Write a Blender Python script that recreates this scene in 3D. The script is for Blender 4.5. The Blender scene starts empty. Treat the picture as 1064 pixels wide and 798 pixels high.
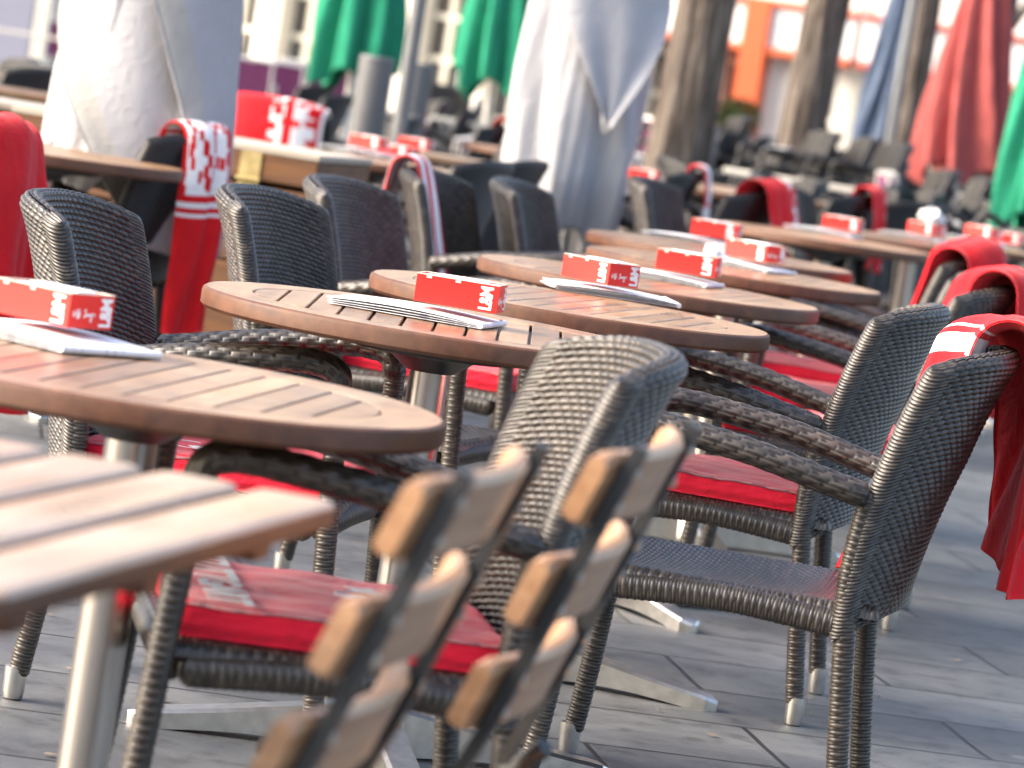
import bpy, math, random
import numpy as np
from mathutils import Vector, Matrix
random.seed(7); rng = np.random.default_rng(7)
R = math.radians; PI = math.pi
scene = bpy.context.scene
COL = scene.collection

# ------------------------------------------------------------------ camera
FPX, W0, H0, CH = 4200.0, 1064.0, 798.0, 1.18
ROLL, PITCH = R(9.0), math.atan(323.0/FPX)
CAM = Vector((0, 0, CH))
Fv = Vector((0, math.cos(PITCH), -math.sin(PITCH)))
up0 = Vector((0, math.sin(PITCH), math.cos(PITCH))); rt0 = Vector((1, 0, 0))
Rv = math.cos(ROLL)*rt0 + math.sin(ROLL)*up0
Uv = -math.sin(ROLL)*rt0 + math.cos(ROLL)*up0
def ray(px, py):
    return Fv + Rv*((px-W0/2)/FPX) + Uv*(-(py-H0/2)/FPX)
def at(px, py, h):                       # point of the plane at height h
    d = ray(px, py); t = (h-CH)/d.z
    return CAM + d*t
def atY(px, py, Y):                      # point at distance Y down the square
    d = ray(px, py); return CAM + d*(Y/d.y)
cam = bpy.data.cameras.new('camera'); camo = bpy.data.objects.new('camera', cam); COL.objects.link(camo)
M = Matrix((Rv, Uv, -Fv)).transposed().to_4x4(); M.translation = CAM
camo.matrix_world = M
cam.sensor_width = 36; cam.lens = 36*FPX/W0
cam.clip_start = 0.1; cam.clip_end = 2000
cam.dof.use_dof = True; cam.dof.focus_distance = 7.1; cam.dof.aperture_fstop = 6.0
cam.dof.aperture_blades = 9
scene.camera = camo

# ------------------------------------------------------------------ materials
def newmat(name):
    m = bpy.data.materials.new(name); m.use_nodes = True
    nt = m.node_tree; b = nt.nodes['Principled BSDF']
    return m, nt, b
def N(nt, t, **kw):
    n = nt.nodes.new(t)
    for k, v in kw.items():
        if k in n.inputs: n.inputs[k].default_value = v
        else: setattr(n, k, v)
    return n
def L(nt, a, b): nt.links.new(a, b)
def coord(nt, kind='Object', scale=(1,1,1), rot=(0,0,0), loc=(0,0,0)):
    tc = N(nt, 'ShaderNodeTexCoord'); mp = N(nt, 'ShaderNodeMapping')
    mp.inputs['Scale'].default_value = scale; mp.inputs['Rotation'].default_value = rot; mp.inputs['Location'].default_value = loc
    L(nt, tc.outputs[kind], mp.inputs['Vector']); return mp.outputs['Vector']
def noise(nt, vec, scale, detail=4, rough=.55):
    n = N(nt, 'ShaderNodeTexNoise', Scale=scale, Detail=detail, Roughness=rough); L(nt, vec, n.inputs['Vector']); return n
def ramp(nt, fac, stops):
    r = N(nt, 'ShaderNodeValToRGB'); e = r.color_ramp.elements
    while len(e) < len(stops): e.new(0.5)
    for k, (p, c) in enumerate(stops):
        e[k].position = p; e[k].color = (*c, 1) if len(c) == 3 else c
    L(nt, fac, r.inputs['Fac']); return r.outputs['Color']
def bump(nt, b, h, strength=.3, dist=.002):
    n = N(nt, 'ShaderNodeBump', Strength=strength, Distance=dist); L(nt, h, n.inputs['Height']); L(nt, n.outputs['Normal'], b.inputs['Normal']); return n
def mixc(nt, fac, a, b, mode='MIX'):
    m = nt.nodes.new('ShaderNodeMix'); m.data_type = 'RGBA'; m.blend_type = mode
    if hasattr(fac, 'links'): L(nt, fac, m.inputs[0])
    else: m.inputs[0].default_value = fac
    for s, v in ((6, a), (7, b)):
        if hasattr(v, 'links'): L(nt, v, m.inputs[s])
        else: m.inputs[s].default_value = (*v, 1)
    return m.outputs[2]
def varied(name, c, rough=.5, metal=0, scale=8, amt=.25, bmp=.15, bdist=.001, bscale=60, spec=.5, stretch=(1,1,1)):
    m, nt, b = newmat(name)
    v = coord(nt, 'Object', stretch); n = noise(nt, v, scale)
    lo = tuple(x*(1-amt) for x in c); hi = tuple(min(1, x*(1+amt)) for x in c)
    L(nt, ramp(nt, n.outputs['Fac'], [(.3, lo), (.7, hi)]), b.inputs['Base Color'])
    b.inputs['Roughness'].default_value = rough; b.inputs['Metallic'].default_value = metal
    b.inputs['Specular IOR Level'].default_value = spec
    if bmp: bump(nt, b, noise(nt, v, bscale).outputs['Fac'], bmp, bdist)
    return m
def wicker(name, dark, light, rough=.38):
    m, nt, b = newmat(name)
    a = N(nt, 'ShaderNodeAttribute', attribute_name='strand'); nz = noise(nt, coord(nt), 25)
    c1 = ramp(nt, a.outputs['Fac'], [(0, tuple(x*.35 for x in dark)), (.34, dark), (1, light)])  # lowest stop darkens the weave gaps with painted shade
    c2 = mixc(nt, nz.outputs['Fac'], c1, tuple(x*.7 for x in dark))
    L(nt, c2, b.inputs['Base Color']); b.inputs['Roughness'].default_value = rough
    b.inputs['Specular IOR Level'].default_value = .55
    v = coord(nt, 'Object', (1,1,1)); bump(nt, b, noise(nt, v, 400).outputs['Fac'], .15, .0006)
    return m
def wood(name, c1, c2, rough=.45, axis=0, scale=6, coat=0.0, weather=.3, tone=False, wc=(.42,.34,.28)):
    m, nt, b = newmat(name)
    st = [22, 22, 22]; st[axis] = 1.3
    v = coord(nt, 'Object', tuple(st)); n = noise(nt, v, scale*.6, 6, .6)
    v2 = coord(nt, 'Object')
    if tone:
        oi = N(nt, 'ShaderNodeObjectInfo'); vm = N(nt, 'ShaderNodeVectorMath', operation='ADD'); mu = N(nt, 'ShaderNodeMath', operation='MULTIPLY'); L(nt, oi.outputs['Random'], mu.inputs[0]); mu.inputs[1].default_value = 40
        L(nt, v2, vm.inputs[0]); L(nt, mu.outputs[0], vm.inputs[1]); v2 = vm.outputs[0]
    n2 = noise(nt, v2, 5, 3)
    col = ramp(nt, n.outputs['Fac'], [(.28, c1), (.72, c2)])
    wr = ramp(nt, n2.outputs['Fac'], [(.42, (0,0,0)), (.68, (1,1,1))])
    wm = N(nt, 'ShaderNodeMath', operation='MULTIPLY'); L(nt, wr, wm.inputs[0]); wm.inputs[1].default_value = weather
    col = mixc(nt, wm.outputs[0], col, wc)
    if tone:
        at_ = N(nt, 'ShaderNodeAttribute', attribute_name='strand'); col = mixc(nt, 1.0, col, ramp(nt, at_.outputs['Fac'], [(0, (.74,.72,.70)), (1, (1.22,1.2,1.16))]), 'MULTIPLY')
        n4 = noise(nt, v2, 13, 5, .7); col = mixc(nt, 1.0, col, ramp(nt, n4.outputs['Fac'], [(.34, (.66,.62,.6)), (.46, (1,1,1)), (.70, (1.12,1.12,1.12))]), 'MULTIPLY')
    L(nt, col, b.inputs['Base Color'])
    rr = ramp(nt, n2.outputs['Fac'], [(.3, (rough*.75,)*3), (.7, (rough*1.2,)*3)]); L(nt, rr, b.inputs['Roughness'])
    b.inputs['Coat Weight'].default_value = coat; b.inputs['Coat Roughness'].default_value = .25
    bump(nt, b, n.outputs['Fac'], .25, .0008)
    return m
def cloth(name, c, bands=None, rough=.92, fuzz=.3, amt=.12, transl=0):
    """woven / fleece cloth; bands = list of (u0,u1,kind) along UV u; kind 'solid' or 'mark'"""
    m, nt, b = newmat(name)
    v = coord(nt, 'Object'); n = noise(nt, v, 9, 4)
    lo = tuple(x*(1-amt) for x in c); hi = tuple(min(1, x*(1+amt)) for x in c)
    col = ramp(nt, n.outputs['Fac'], [(.3, lo), (.7, hi)])
    if bands:
        uv = N(nt, 'ShaderNodeTexCoord'); sp = N(nt, 'ShaderNodeSeparateXYZ'); L(nt, uv.outputs['UV'], sp.inputs[0])
        for (u0, u1, v0, v1, kind) in bands:
            def gate(sock, a, bb):
                g1 = N(nt, 'ShaderNodeMath', operation='GREATER_THAN'); L(nt, sock, g1.inputs[0]); g1.inputs[1].default_value = a
                g2 = N(nt, 'ShaderNodeMath', operation='LESS_THAN'); L(nt, sock, g2.inputs[0]); g2.inputs[1].default_value = bb
                g = N(nt, 'ShaderNodeMath', operation='MULTIPLY'); L(nt, g1.outputs[0], g.inputs[0]); L(nt, g2.outputs[0], g.inputs[1]); return g.outputs[0]
            g = N(nt, 'ShaderNodeMath', operation='MULTIPLY'); L(nt, gate(sp.outputs[0], u0, u1), g.inputs[0]); L(nt, gate(sp.outputs[1], v0, v1), g.inputs[1])
            f = g.outputs[0]
            if kind == 'mark':
                mp = N(nt, 'ShaderNodeMapping'); mp.inputs['Scale'].default_value = (22, 9, 1); L(nt, uv.outputs['UV'], mp.inputs[0])
                vo = N(nt, 'ShaderNodeTexVoronoi', distance='CHEBYCHEV', Scale=1.0); L(nt, mp.outputs[0], vo.inputs['Vector'])
                gg = N(nt, 'ShaderNodeMath', operation='GREATER_THAN'); L(nt, vo.outputs['Distance'], gg.inputs[0]); gg.inputs[1].default_value = .37
                g3 = N(nt, 'ShaderNodeMath', operation='MULTIPLY'); L(nt, f, g3.inputs[0]); L(nt, gg.outputs[0], g3.inputs[1]); f = g3.outputs[0]
            col = mixc(nt, f, col, (.78,.76,.75))
    L(nt, col, b.inputs['Base Color']); b.inputs['Roughness'].default_value = rough
    b.inputs['Sheen Weight'].default_value = fuzz*.35; b.inputs['Sheen Roughness'].default_value = .5
    b.inputs['Specular IOR Level'].default_value = .2
    n2 = noise(nt, v, 260, 2); n3 = noise(nt, v, 17, 4, .5); n3.inputs['Distortion'].default_value = 1.2
    ad = N(nt, 'ShaderNodeMath', operation='MULTIPLY_ADD'); L(nt, n3.outputs['Fac'], ad.inputs[0]); ad.inputs[1].default_value = 9; L(nt, n2.outputs['Fac'], ad.inputs[2])
    bump(nt, b, ad.outputs[0], .4, .0016)
    return m

mt = {}
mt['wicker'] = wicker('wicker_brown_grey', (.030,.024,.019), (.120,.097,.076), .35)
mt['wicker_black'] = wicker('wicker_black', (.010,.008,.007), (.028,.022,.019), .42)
mt['alu'] = varied('brushed_aluminium', (.62,.60,.56), .32, 1, 30, .15, .1, .0005, 120)
mt['steel'] = varied('brushed_steel_tube', (.50,.46,.42), .28, 1, 6, .2, .1, .0003, 200, stretch=(6,6,.4))
mt['blackplate'] = varied('black_painted_steel', (.02,.02,.02), .45, .0, 20, .3)
mt['teak'] = wood('table_teak', (.165,.080,.034), (.325,.188,.088), .36, 0, 2.2, .1, .45, True, wc=(.38,.31,.24))
mt['teak_edge'] = wood('table_teak_edge', (.058,.018,.006), (.125,.043,.014), .62, 0, 3, 0, .08)  # edges and undersides darker than the top, their shade put in the colour
mt['slat'] = wood('pale_slat_wood', (.29,.175,.10), (.47,.315,.20), .34, 0, 5, .35, .35, wc=(.6,.5,.43))
mt['backslat'] = wood('chair_slat_wood', (.30,.14,.062), (.50,.285,.145), .42, 1, 5, .3, .2, wc=(.5,.38,.3))
mt['chest'] = wood('weathered_chest_wood', (.05,.018,.006), (.20,.080,.022), .6, 0, 4, 0, .35, wc=(.12,.06,.03))
mt['chest_dark'] = wood('weathered_chest_end', (.05,.032,.02), (.12,.08,.05), .7, 1, 4, 0, .3, wc=(.05,.03,.02))
mt['chest_top'] = wood('chest_lid_top', (.27,.22,.165), (.46,.40,.32), .5, 0, 4, 0, .3, wc=(.5,.47,.42))
mt['brass'] = varied('tarnished_brass', (.55,.43,.20), .4, .8, 20, .3)
mt['red'] = cloth('red_cushion_cover', (.72,.006,.030), rough=.7, fuzz=.8)
mt['fleece'] = cloth('red_fleece', (.62,.008,.014))
mt['scarf'] = cloth('red_scarf_white_print', (.62,.010,.014), [(.30,.62,.06,.94,'mark'), (.64,.655,.0,1.,'solid'), (.67,.68,0,1,'solid'), (.10,.28,.55,.9,'mark')])
mt['scarf2'] = cloth('striped_scarf', (.62,.012,.016), [(0,1,.10,.24,'solid'), (0,.62,.34,.6,'solid'), (0,1,.74,.90,'solid'), (.72,.95,.05,.95,'mark'), (.64,.70,0,1,'solid')])
mt['blanket_edge'] = cloth('red_fleece_white_corner', (.62,.008,.014), [(.10,.15,0,1,'solid'), (.27,.30,.0,1,'solid'), (.315,.322,0,1,'solid')])
mt['blanket'] = cloth('red_blanket_white_band', (.64,.008,.014), [(0,1,.06,.26,'mark'), (0,1,.34,.46,'mark'), (0,1,.0,.03,'solid')])
mt['white_cloth'] = cloth('white_umbrella_canvas', (.38,.38,.395), rough=.9, fuzz=.1, amt=.03)
mt['cream_hem'] = cloth('cream_umbrella_hem', (.40,.385,.35), rough=.9, fuzz=.1, amt=.06)
mt['green_cloth'] = cloth('green_umbrella_canvas', (.02,.23,.13), fuzz=.1)
mt['red_cloth'] = cloth('faded_red_umbrella_canvas', (.34,.08,.075), fuzz=.1)
mt['blue_cloth'] = cloth('slate_blue_umbrella_canvas', (.09,.12,.18), fuzz=.1)
mt['boxred'] = varied('red_printed_card', (.70,.018,.012), .42, 0, 12, .06, .08, .0004, 60)
mt['paperwhite'] = varied('white_card', (.80,.80,.80), .6, 0, 12, .04, .05)
mt['boxedge'] = varied('cut_card_edge', (.75,.62,.50), .7, 0, 30, .1, .05)
mt['print'] = varied('white_print', (.85,.84,.82), .5, 0, 12, .04, .0)
mt['grey_metal'] = varied('grey_painted_metal', (.13,.135,.14), .45, .3, 10, .1)
mt['darkgrey'] = varied('dark_grey_paint', (.06,.062,.066), .5, 0, 10, .15)
mt['silver'] = varied('satin_silver_frame', (.66,.64,.60), .35, .5, 10, .1)
mt['purple'] = varied('purple_sling_fabric', (.13,.022,.085), .7, 0, 20, .25)
mt['bluefab'] = varied('navy_sling_fabric', (.035,.05,.12), .7, 0, 20, .2)
mt['blackfab'] = varied('black_sling_fabric', (.016,.016,.018), .6, 0, 20, .2)
mt['creamtop'] = varied('cream_laminate', (.60,.55,.46), .4, 0, 4, .1)
mt['navytop'] = varied('slate_laminate', (.10,.12,.18), .35, 0, 4, .1)
mt['leaf'] = varied('shrub_leaf', (.08,.11,.03), .6, 0, 30, .4)
mt['terracotta'] = varied('terracotta_pot', (.35,.14,.07), .8)

def newspaper():
    m, nt, b = newmat('newsprint')
    v = coord(nt, 'Object', (1,1,1))
    mp = N(nt, 'ShaderNodeTexBrick', Scale=1.0); mp.offset = .37; mp.squash = 1
    mp.inputs['Brick Width'].default_value = .022; mp.inputs['Row Height'].default_value = .0075; mp.inputs['Mortar Size'].default_value = .0022
    mp.inputs['Color1'].default_value = (.45,.45,.48,1); mp.inputs['Color2'].default_value = (.62,.62,.66,1); mp.inputs['Mortar'].default_value = (.80,.79,.80,1)
    L(nt, v, mp.inputs['Vector'])
    n = noise(nt, v, 14, 2); f = ramp(nt, n.outputs['Fac'], [(.47,(0,0,0)), (.55,(1,1,1))])
    L(nt, mixc(nt, f, (.80,.79,.80), mp.outputs['Color']), b.inputs['Base Color']); b.inputs['Roughness'].default_value = .65
    return m
mt['news'] = newspaper()
def paving():
    m, nt, b = newmat('grey_stone_slabs')
    v = coord(nt, 'Object', (1,1,1), (0,0,R(-9)))
    nw = noise(nt, coord(nt), 1.3, 2); vm = N(nt, 'ShaderNodeVectorMath', operation='MULTIPLY_ADD')
    L(nt, nw.outputs['Color'], vm.inputs[0]); vm.inputs[1].default_value = (.03,.03,0); L(nt, v, vm.inputs[2])
    br = N(nt, 'ShaderNodeTexBrick', Scale=1.0); br.offset = .43; br.offset_frequency = 2
    br.inputs['Brick Width'].default_value = .88; br.inputs['Row Height'].default_value = .42; br.inputs['Mortar Size'].default_value = .0065; br.inputs['Mortar Smooth'].default_value = .25
    br.inputs['Color1'].default_value = (.060,.063,.067,1); br.inputs['Color2'].default_value = (.106,.110,.115,1); br.inputs['Mortar'].default_value = (.010,.0095,.009,1)
    L(nt, vm.outputs[0], br.inputs['Vector'])
    n1 = noise(nt, coord(nt), 3.5, 6, .65); n2 = noise(nt, coord(nt), 90, 3)
    st = ramp(nt, n1.outputs['Fac'], [(.3,(.62,.64,.66)), (.7,(1.3,1.28,1.24))])
    c = mixc(nt, 1.0, br.outputs['Color'], st, 'MULTIPLY')
    n5 = noise(nt, coord(nt), 11, 6, .7); c = mixc(nt, 1.0, c, ramp(nt, n5.outputs['Fac'], [(.36,(.62,.60,.58)), (.47,(1,1,1)), (.66,(1.18,1.17,1.15))]), 'MULTIPLY')
    vo = N(nt, 'ShaderNodeTexVoronoi', Scale=3.0); L(nt, coord(nt), vo.inputs['Vector'])
    sp = ramp(nt, vo.outputs['Distance'], [(.045,(1,1,1)), (.06,(0,0,0))])
    fm = N(nt, 'ShaderNodeMath', operation='MULTIPLY'); L(nt, sp, fm.inputs[0]); fm.inputs[1].default_value = .45
    c = mixc(nt, fm.outputs[0], c, (.22,.21,.20))
    L(nt, c, b.inputs['Base Color'])
    L(nt, ramp(nt, n1.outputs['Fac'], [(.3,(.42,)*3), (.7,(.68,)*3)]), b.inputs['Roughness'])
    h = N(nt, 'ShaderNodeMath', operation='MULTIPLY_ADD'); L(nt, n2.outputs['Fac'], h.inputs[0]); h.inputs[1].default_value = .22
    inv = N(nt, 'ShaderNodeMath', operation='SUBTRACT'); inv.inputs[0].default_value = 1; L(nt, br.outputs['Fac'], inv.inputs[1]); L(nt, inv.outputs[0], h.inputs[2])
    bump(nt, b, h.outputs[0], .6, .006)
    return m
mt['paving'] = paving()
def bark():
    m, nt, b = newmat('tree_bark')
    v = coord(nt, 'Object', (12,12,1.2)); n = noise(nt, v, 2.0, 8, .65)
    L(nt, ramp(nt, n.outputs['Fac'], [(.36,(.03,.022,.017)), (.5,(.095,.073,.058)), (.64,(.21,.175,.145))]), b.inputs['Base Color'])
    b.inputs['Roughness'].default_value = .95; bump(nt, b, n.outputs['Fac'], .9, .03); return m
mt['bark'] = bark()

# ------------------------------------------------------------------ mesh helpers
def mesh_from(name, verts, faces, mats, uv=None, strand=None, smooth=True, fmat=None):
    me = bpy.data.meshes.new(name)
    verts = np.asarray(verts, dtype=np.float32)
    if isinstance(faces, np.ndarray):
        nf = len(faces); me.vertices.add(len(verts)); me.vertices.foreach_set('co', verts.ravel())
        me.loops.add(nf*4); me.loops.foreach_set('vertex_index', faces.astype(np.int32).ravel())
        me.polygons.add(nf); me.polygons.foreach_set('loop_start', np.arange(0, nf*4, 4, dtype=np.int32))
        me.polygons.foreach_set('loop_total', np.full(nf, 4, dtype=np.int32))
    else:
        me.from_pydata([tuple(map(float, v)) for v in verts], [], faces)
    me.update(calc_edges=True)
    if strand is not None:
        a = me.attributes.new('strand', 'FLOAT', 'POINT'); a.data.foreach_set('value', np.asarray(strand, dtype=np.float32))
    if uv is not None:
        l = me.uv_layers.new(name='UVMap'); li = np.empty(len(me.loops), dtype=np.int32); me.loops.foreach_get('vertex_index', li)
        l.data.foreach_set('uv', np.asarray(uv, dtype=np.float32)[li].ravel())
    for m in (mats if isinstance(mats, (list, tuple)) else [mats]): me.materials.append(m)
    if smooth: me.polygons.foreach_set('use_smooth', np.ones(len(me.polygons), dtype=bool))
    if fmat is not None: me.polygons.foreach_set('material_index', np.asarray(fmat, dtype=np.int32))
    me.update(); return me
def gridfaces(n, m, off=0, wrap=False):
    i = np.arange(n-1)[:, None]; j = np.arange(m if wrap else m-1)[None, :]; j2 = (j+1) % m
    return np.stack([i*m+j, i*m+j2, (i+1)*m+j2, (i+1)*m+j], -1).reshape(-1, 4) + off
class MB:
    """collects solid shapes into one mesh"""
    def __init__(s): s.v = []; s.f = []; s.fm = []; s.n = 0; s.sm = []
    def add(s, v, f, mi=0, smooth=False):
        v = np.asarray(v, float); f = [tuple(int(a)+s.n for a in q) for q in f]
        s.v.append(v); s.f += f; s.fm += [mi]*len(f); s.sm += [smooth]*len(f); s.n += len(v); return s
    def box(s, c, d, rz=0, ry=0, rx=0, mi=0, bev=0.0):
        hx, hy, hz = d[0]/2, d[1]/2, d[2]/2; b = min(bev, hx*.9, hy*.9, hz*.9)
        Rm = Matrix.Rotation(rz, 3, 'Z') @ Matrix.Rotation(ry, 3, 'Y') @ Matrix.Rotation(rx, 3, 'X')
        if b <= 0:
            v = [(x*hx, y*hy, z*hz) for x in (-1,1) for y in (-1,1) for z in (-1,1)]
            f = [(0,1,3,2), (4,6,7,5), (0,4,5,1), (2,3,7,6), (0,2,6,4), (1,5,7,3)]
        else:
            v = []; f = []
            idx = {}
            for sx in (-1,1):
                for sy in (-1,1):
                    for sz in (-1,1):
                        for ax in range(3):
                            p = [sx*hx, sy*hy, sz*hz]
                            for k in range(3):
                                if k != ax: p[k] -= (sx, sy, sz)[k]*b
                            idx[(sx,sy,sz,ax)] = len(v); v.append(tuple(p))
            for ax in range(3):
                o = [k for k in range(3) if k != ax]
                for sg in (-1,1):
                    q = []
                    for a, c2 in ((-1,-1), (1,-1), (1,1), (-1,1)):
                        t = [0,0,0]; t[ax] = sg; t[o[0]] = a; t[o[1]] = c2; q.append(idx[(t[0],t[1],t[2],ax)])
                    f.append(tuple(q))
            for ax in range(3):
                o = [k for k in range(3) if k != ax]
                for a in (-1,1):
                    for c2 in (-1,1):
                        q = []
                        for sg, fa in ((-1,o[0]), (1,o[0]), (1,o[1]), (-1,o[1])):
                            t = [0,0,0]; t[ax] = sg; t[o[0]] = a; t[o[1]] = c2; q.append(idx[(t[0],t[1],t[2],fa)])
                        f.append(tuple(q))
            for sx in (-1,1):
                for sy in (-1,1):
                    for sz in (-1,1): f.append(tuple(idx[(sx,sy,sz,k)] for k in range(3)))
        v = [tuple(Rm @ Vector(p) + Vector(c)) for p in v]
        return s.add(v, f, mi)
    def tube(s, pts, r, seg=12, mi=0, r2=None, flat=1.0):
        pts = [Vector(p) for p in pts]; n = len(pts); v = []; f = []
        rs = r if isinstance(r, (list, tuple)) else [r]*n
        up = Vector((0,0,1))
        for k in range(n):
            t = (pts[min(k+1, n-1)] - pts[max(k-1, 0)]).normalized()
            a = t.cross(up if abs(t.dot(up)) < .95 else Vector((0,1,0))).normalized(); bb = a.cross(t).normalized()
            for j in range(seg):
                q = 2*PI*j/seg; v.append(tuple(pts[k] + a*math.cos(q)*rs[k] + bb*math.sin(q)*rs[k]*flat))
        for k in range(n-1):
            for j in range(seg): f.append((k*seg+j, k*seg+(j+1) % seg, (k+1)*seg+(j+1) % seg, (k+1)*seg+j))
        f.append(tuple(range(seg))); f.append(tuple(range((n-1)*seg, n*seg)))
        return s.add(v, f, mi, True)
    def lathe(s, prof, seg=48, c=(0,0,0), mi=0):
        v = []; f = []; n = len(prof)
        for (r, z) in prof:
            for j in range(seg):
                q = 2*PI*j/seg; v.append((c[0]+r*math.cos(q), c[1]+r*math.sin(q), c[2]+z))
        for k in range(n-1):
            for j in range(seg): f.append((k*seg+j, k*seg+(j+1) % seg, (k+1)*seg+(j+1) % seg, (k+1)*seg+j))
        if prof[0][0] > 0: f.append(tuple(range(seg)))
        if prof[-1][0] > 0: f.append(tuple(range((n-1)*seg, n*seg)))
        return s.add(v, f, mi, True)
    def poly(s, outline, z0, z1, mi=0):
        n = len(outline); v = [(x, y, z0) for x, y in outline] + [(x, y, z1) for x, y in outline]
        f = [tuple(reversed(range(n))), tuple(range(n, 2*n))] + [(k, (k+1) % n, n+(k+1) % n, n+k) for k in range(n)]
        return s.add(v, f, mi)
    def mesh(s, name, mats, ang=35):
        v = np.concatenate(s.v); me = mesh_from(name, v, s.f, mats, smooth=False, fmat=s.fm)
        me.polygons.foreach_set('use_smooth', np.ones(len(s.f), dtype=bool)); me.set_sharp_from_angle(angle=R(ang))
        import bmesh
        bm = bmesh.new(); bm.from_mesh(me); bmesh.ops.recalc_face_normals(bm, faces=bm.faces); bm.to_mesh(me); bm.free()
        return me
def put(name, me, parent=None, loc=None, rz=0):
    o = bpy.data.objects.new(name, me); COL.objects.link(o)
    if parent is not None: o.parent = parent
    if loc is not None: o.location = loc
    if rz: o.rotation_euler = (0, 0, rz)
    return o
def tag(o, label=None, cat=None, group=None, kind=None):
    for k, v in (('label', label), ('category', cat), ('group', group), ('kind', kind)):
        if v: o[k] = v
    return o
def thing(name, label, cat, loc=(0,0,0), rz=0, group=None):
    o = bpy.data.objects.new(name, None); COL.objects.link(o); o.location = loc; o.rotation_euler = (0,0,rz); o.empty_display_size = .05
    return tag(o, label, cat, group)
def copy_tree(o, parent=None, top=True):
    c = o.copy(); COL.objects.link(c)
    c.parent = parent
    for ch in list(o.children): copy_tree(ch, c, False)
    return c

# ------------------------------------------------------------------ woven surfaces
PV, PU, AMP = .0108, .0205, .0044
def weave(u, v, pu=PU, pv=PV, amp=AMP, sh=None):
    row = np.floor(v/pv); fv = v/pv - row
    cu = u/pu + (.5*(row % 2) if sh is None else sh*row); fu = cu - np.floor(cu) - .5
    e = np.clip(1-(2*fv-1)**2*.97-(1.98*fu)**2*.93, 0, 1)
    b = .06*np.sqrt(np.clip(1-(2*fv-1)**2, 0, 1)) + .94*e**.5
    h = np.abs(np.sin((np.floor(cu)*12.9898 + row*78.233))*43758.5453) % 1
    # value: 0 = gap, dark stakes plus painted shade, .35-1 = strand, each strand its own tone
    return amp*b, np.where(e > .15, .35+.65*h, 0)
def gridnormals(P):
    du = np.gradient(P, axis=0); dv = np.gradient(P, axis=1); n = np.cross(du, dv)
    return n/np.maximum(np.linalg.norm(n, axis=2, keepdims=True), 1e-9)
def resample(pts, step):
    pts = np.asarray(pts, float)
    # Catmull-Rom densify then uniform
    P = np.vstack([2*pts[0]-pts[1], pts, 2*pts[-1]-pts[-2]]); out = []
    for k in range(1, len(P)-2):
        for t in np.linspace(0, 1, 24, endpoint=False):
            a, b, c, d = P[k-1], P[k], P[k+1], P[k+2]
            out.append(.5*((2*b)+(-a+c)*t+(2*a-5*b+4*c-d)*t*t+(-a+3*b-3*c+d)*t**3))
    out.append(pts[-1]); out = np.array(out)
    s = np.concatenate([[0], np.cumsum(np.linalg.norm(np.diff(out, axis=0), axis=1))])
    n = max(4, int(s[-1]/step)); q = np.linspace(0, s[-1], n+1)
    return np.stack([np.interp(q, s, out[:, k]) for k in range(out.shape[1])], 1), q
def woven_tube(path, ra, rb, step=.0016, seg=36, along=False, side=(0,1,0), close=True):
    """path (n,3); ra along 'side' axis, rb along the other; rows wrap round the tube unless along"""
    P, s = resample(path, step); n = len(P)
    T = np.gradient(P, axis=0); T /= np.linalg.norm(T, axis=1, keepdims=True)
    S = np.tile(np.array(side, float), (n, 1)); S -= T*np.sum(S*T, axis=1, keepdims=True); S /= np.linalg.norm(S, axis=1, keepdims=True)
    B = np.cross(T, S)
    th = np.linspace(0, 2*PI, seg, endpoint=False)
    circ = PI*(ra+rb)
    if along:
        rows = max(4, round(circ/.0085)); U = np.tile(s[:, None], (1, seg)); V = np.tile((th/(2*PI)*rows*PV)[None], (n, 1))
        d, h = weave(U, V, .036, PV, .0032, .36)
    else:
        cols = max(2, 2*round(circ/.045/2)); V = np.tile(s[:, None], (1, seg)); U = np.tile((th/(2*PI)*cols*PU)[None], (n, 1))
        d, h = weave(U, V, .020, .0060, .0016)
    taper = np.ones(n)
    if close:
        e = min(ra, rb); dd = np.minimum(s, s[-1]-s); taper = np.sqrt(np.clip(1-(1-np.clip(dd/e, 0, 1))**2, 0.0004, 1))
    rr_a = ra*taper[:, None]+d*taper[:, None]; rr_b = rb*taper[:, None]+d*taper[:, None]
    V3 = P[:, None, :] + S[:, None, :]*(np.cos(th)[None, :]*rr_a)[..., None] + B[:, None, :]*(np.sin(th)[None, :]*rr_b)[..., None]
    return V3.reshape(-1, 3), gridfaces(n, seg, wrap=True), h.ravel()
def join_grids(parts):
    vs, fs, hs, o = [], [], [], 0
    for v, f, h in parts: vs.append(v); fs.append(f+o); hs.append(h); o += len(v)
    return np.concatenate(vs), np.concatenate(fs), np.concatenate(hs)

BW, ZB0, ZB1 = .265, .345, .845
_pl = np.array([(-.185,-.268), (-.212,-.236), (-.238,-.200), (-.262,-.155), (-.278,-.10), (-.284,-.05), (-.286,0), (-.284,.05), (-.278,.10), (-.262,.155), (-.238,.200), (-.212,.236), (-.185,.268)])
def _dense(pts):
    P = np.vstack([2*pts[0]-pts[1], pts, 2*pts[-1]-pts[-2]]); out = []
    for k in range(1, len(P)-2):
        for t in np.linspace(0, 1, 40, endpoint=False):
            A, B, C_, D = P[k-1], P[k], P[k+1], P[k+2]
            out.append(.5*((2*B)+(-A+C_)*t+(2*A-5*B+4*C_-D)*t*t+(-A+3*B-3*C_+D)*t**3))
    out.append(pts[-1]); return np.array(out)
_dp = _dense(_pl); _ds = np.concatenate([[0], np.cumsum(np.hypot(*np.diff(_dp, axis=0).T))]); _da = _ds/_ds[-1]*2-1
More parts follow.
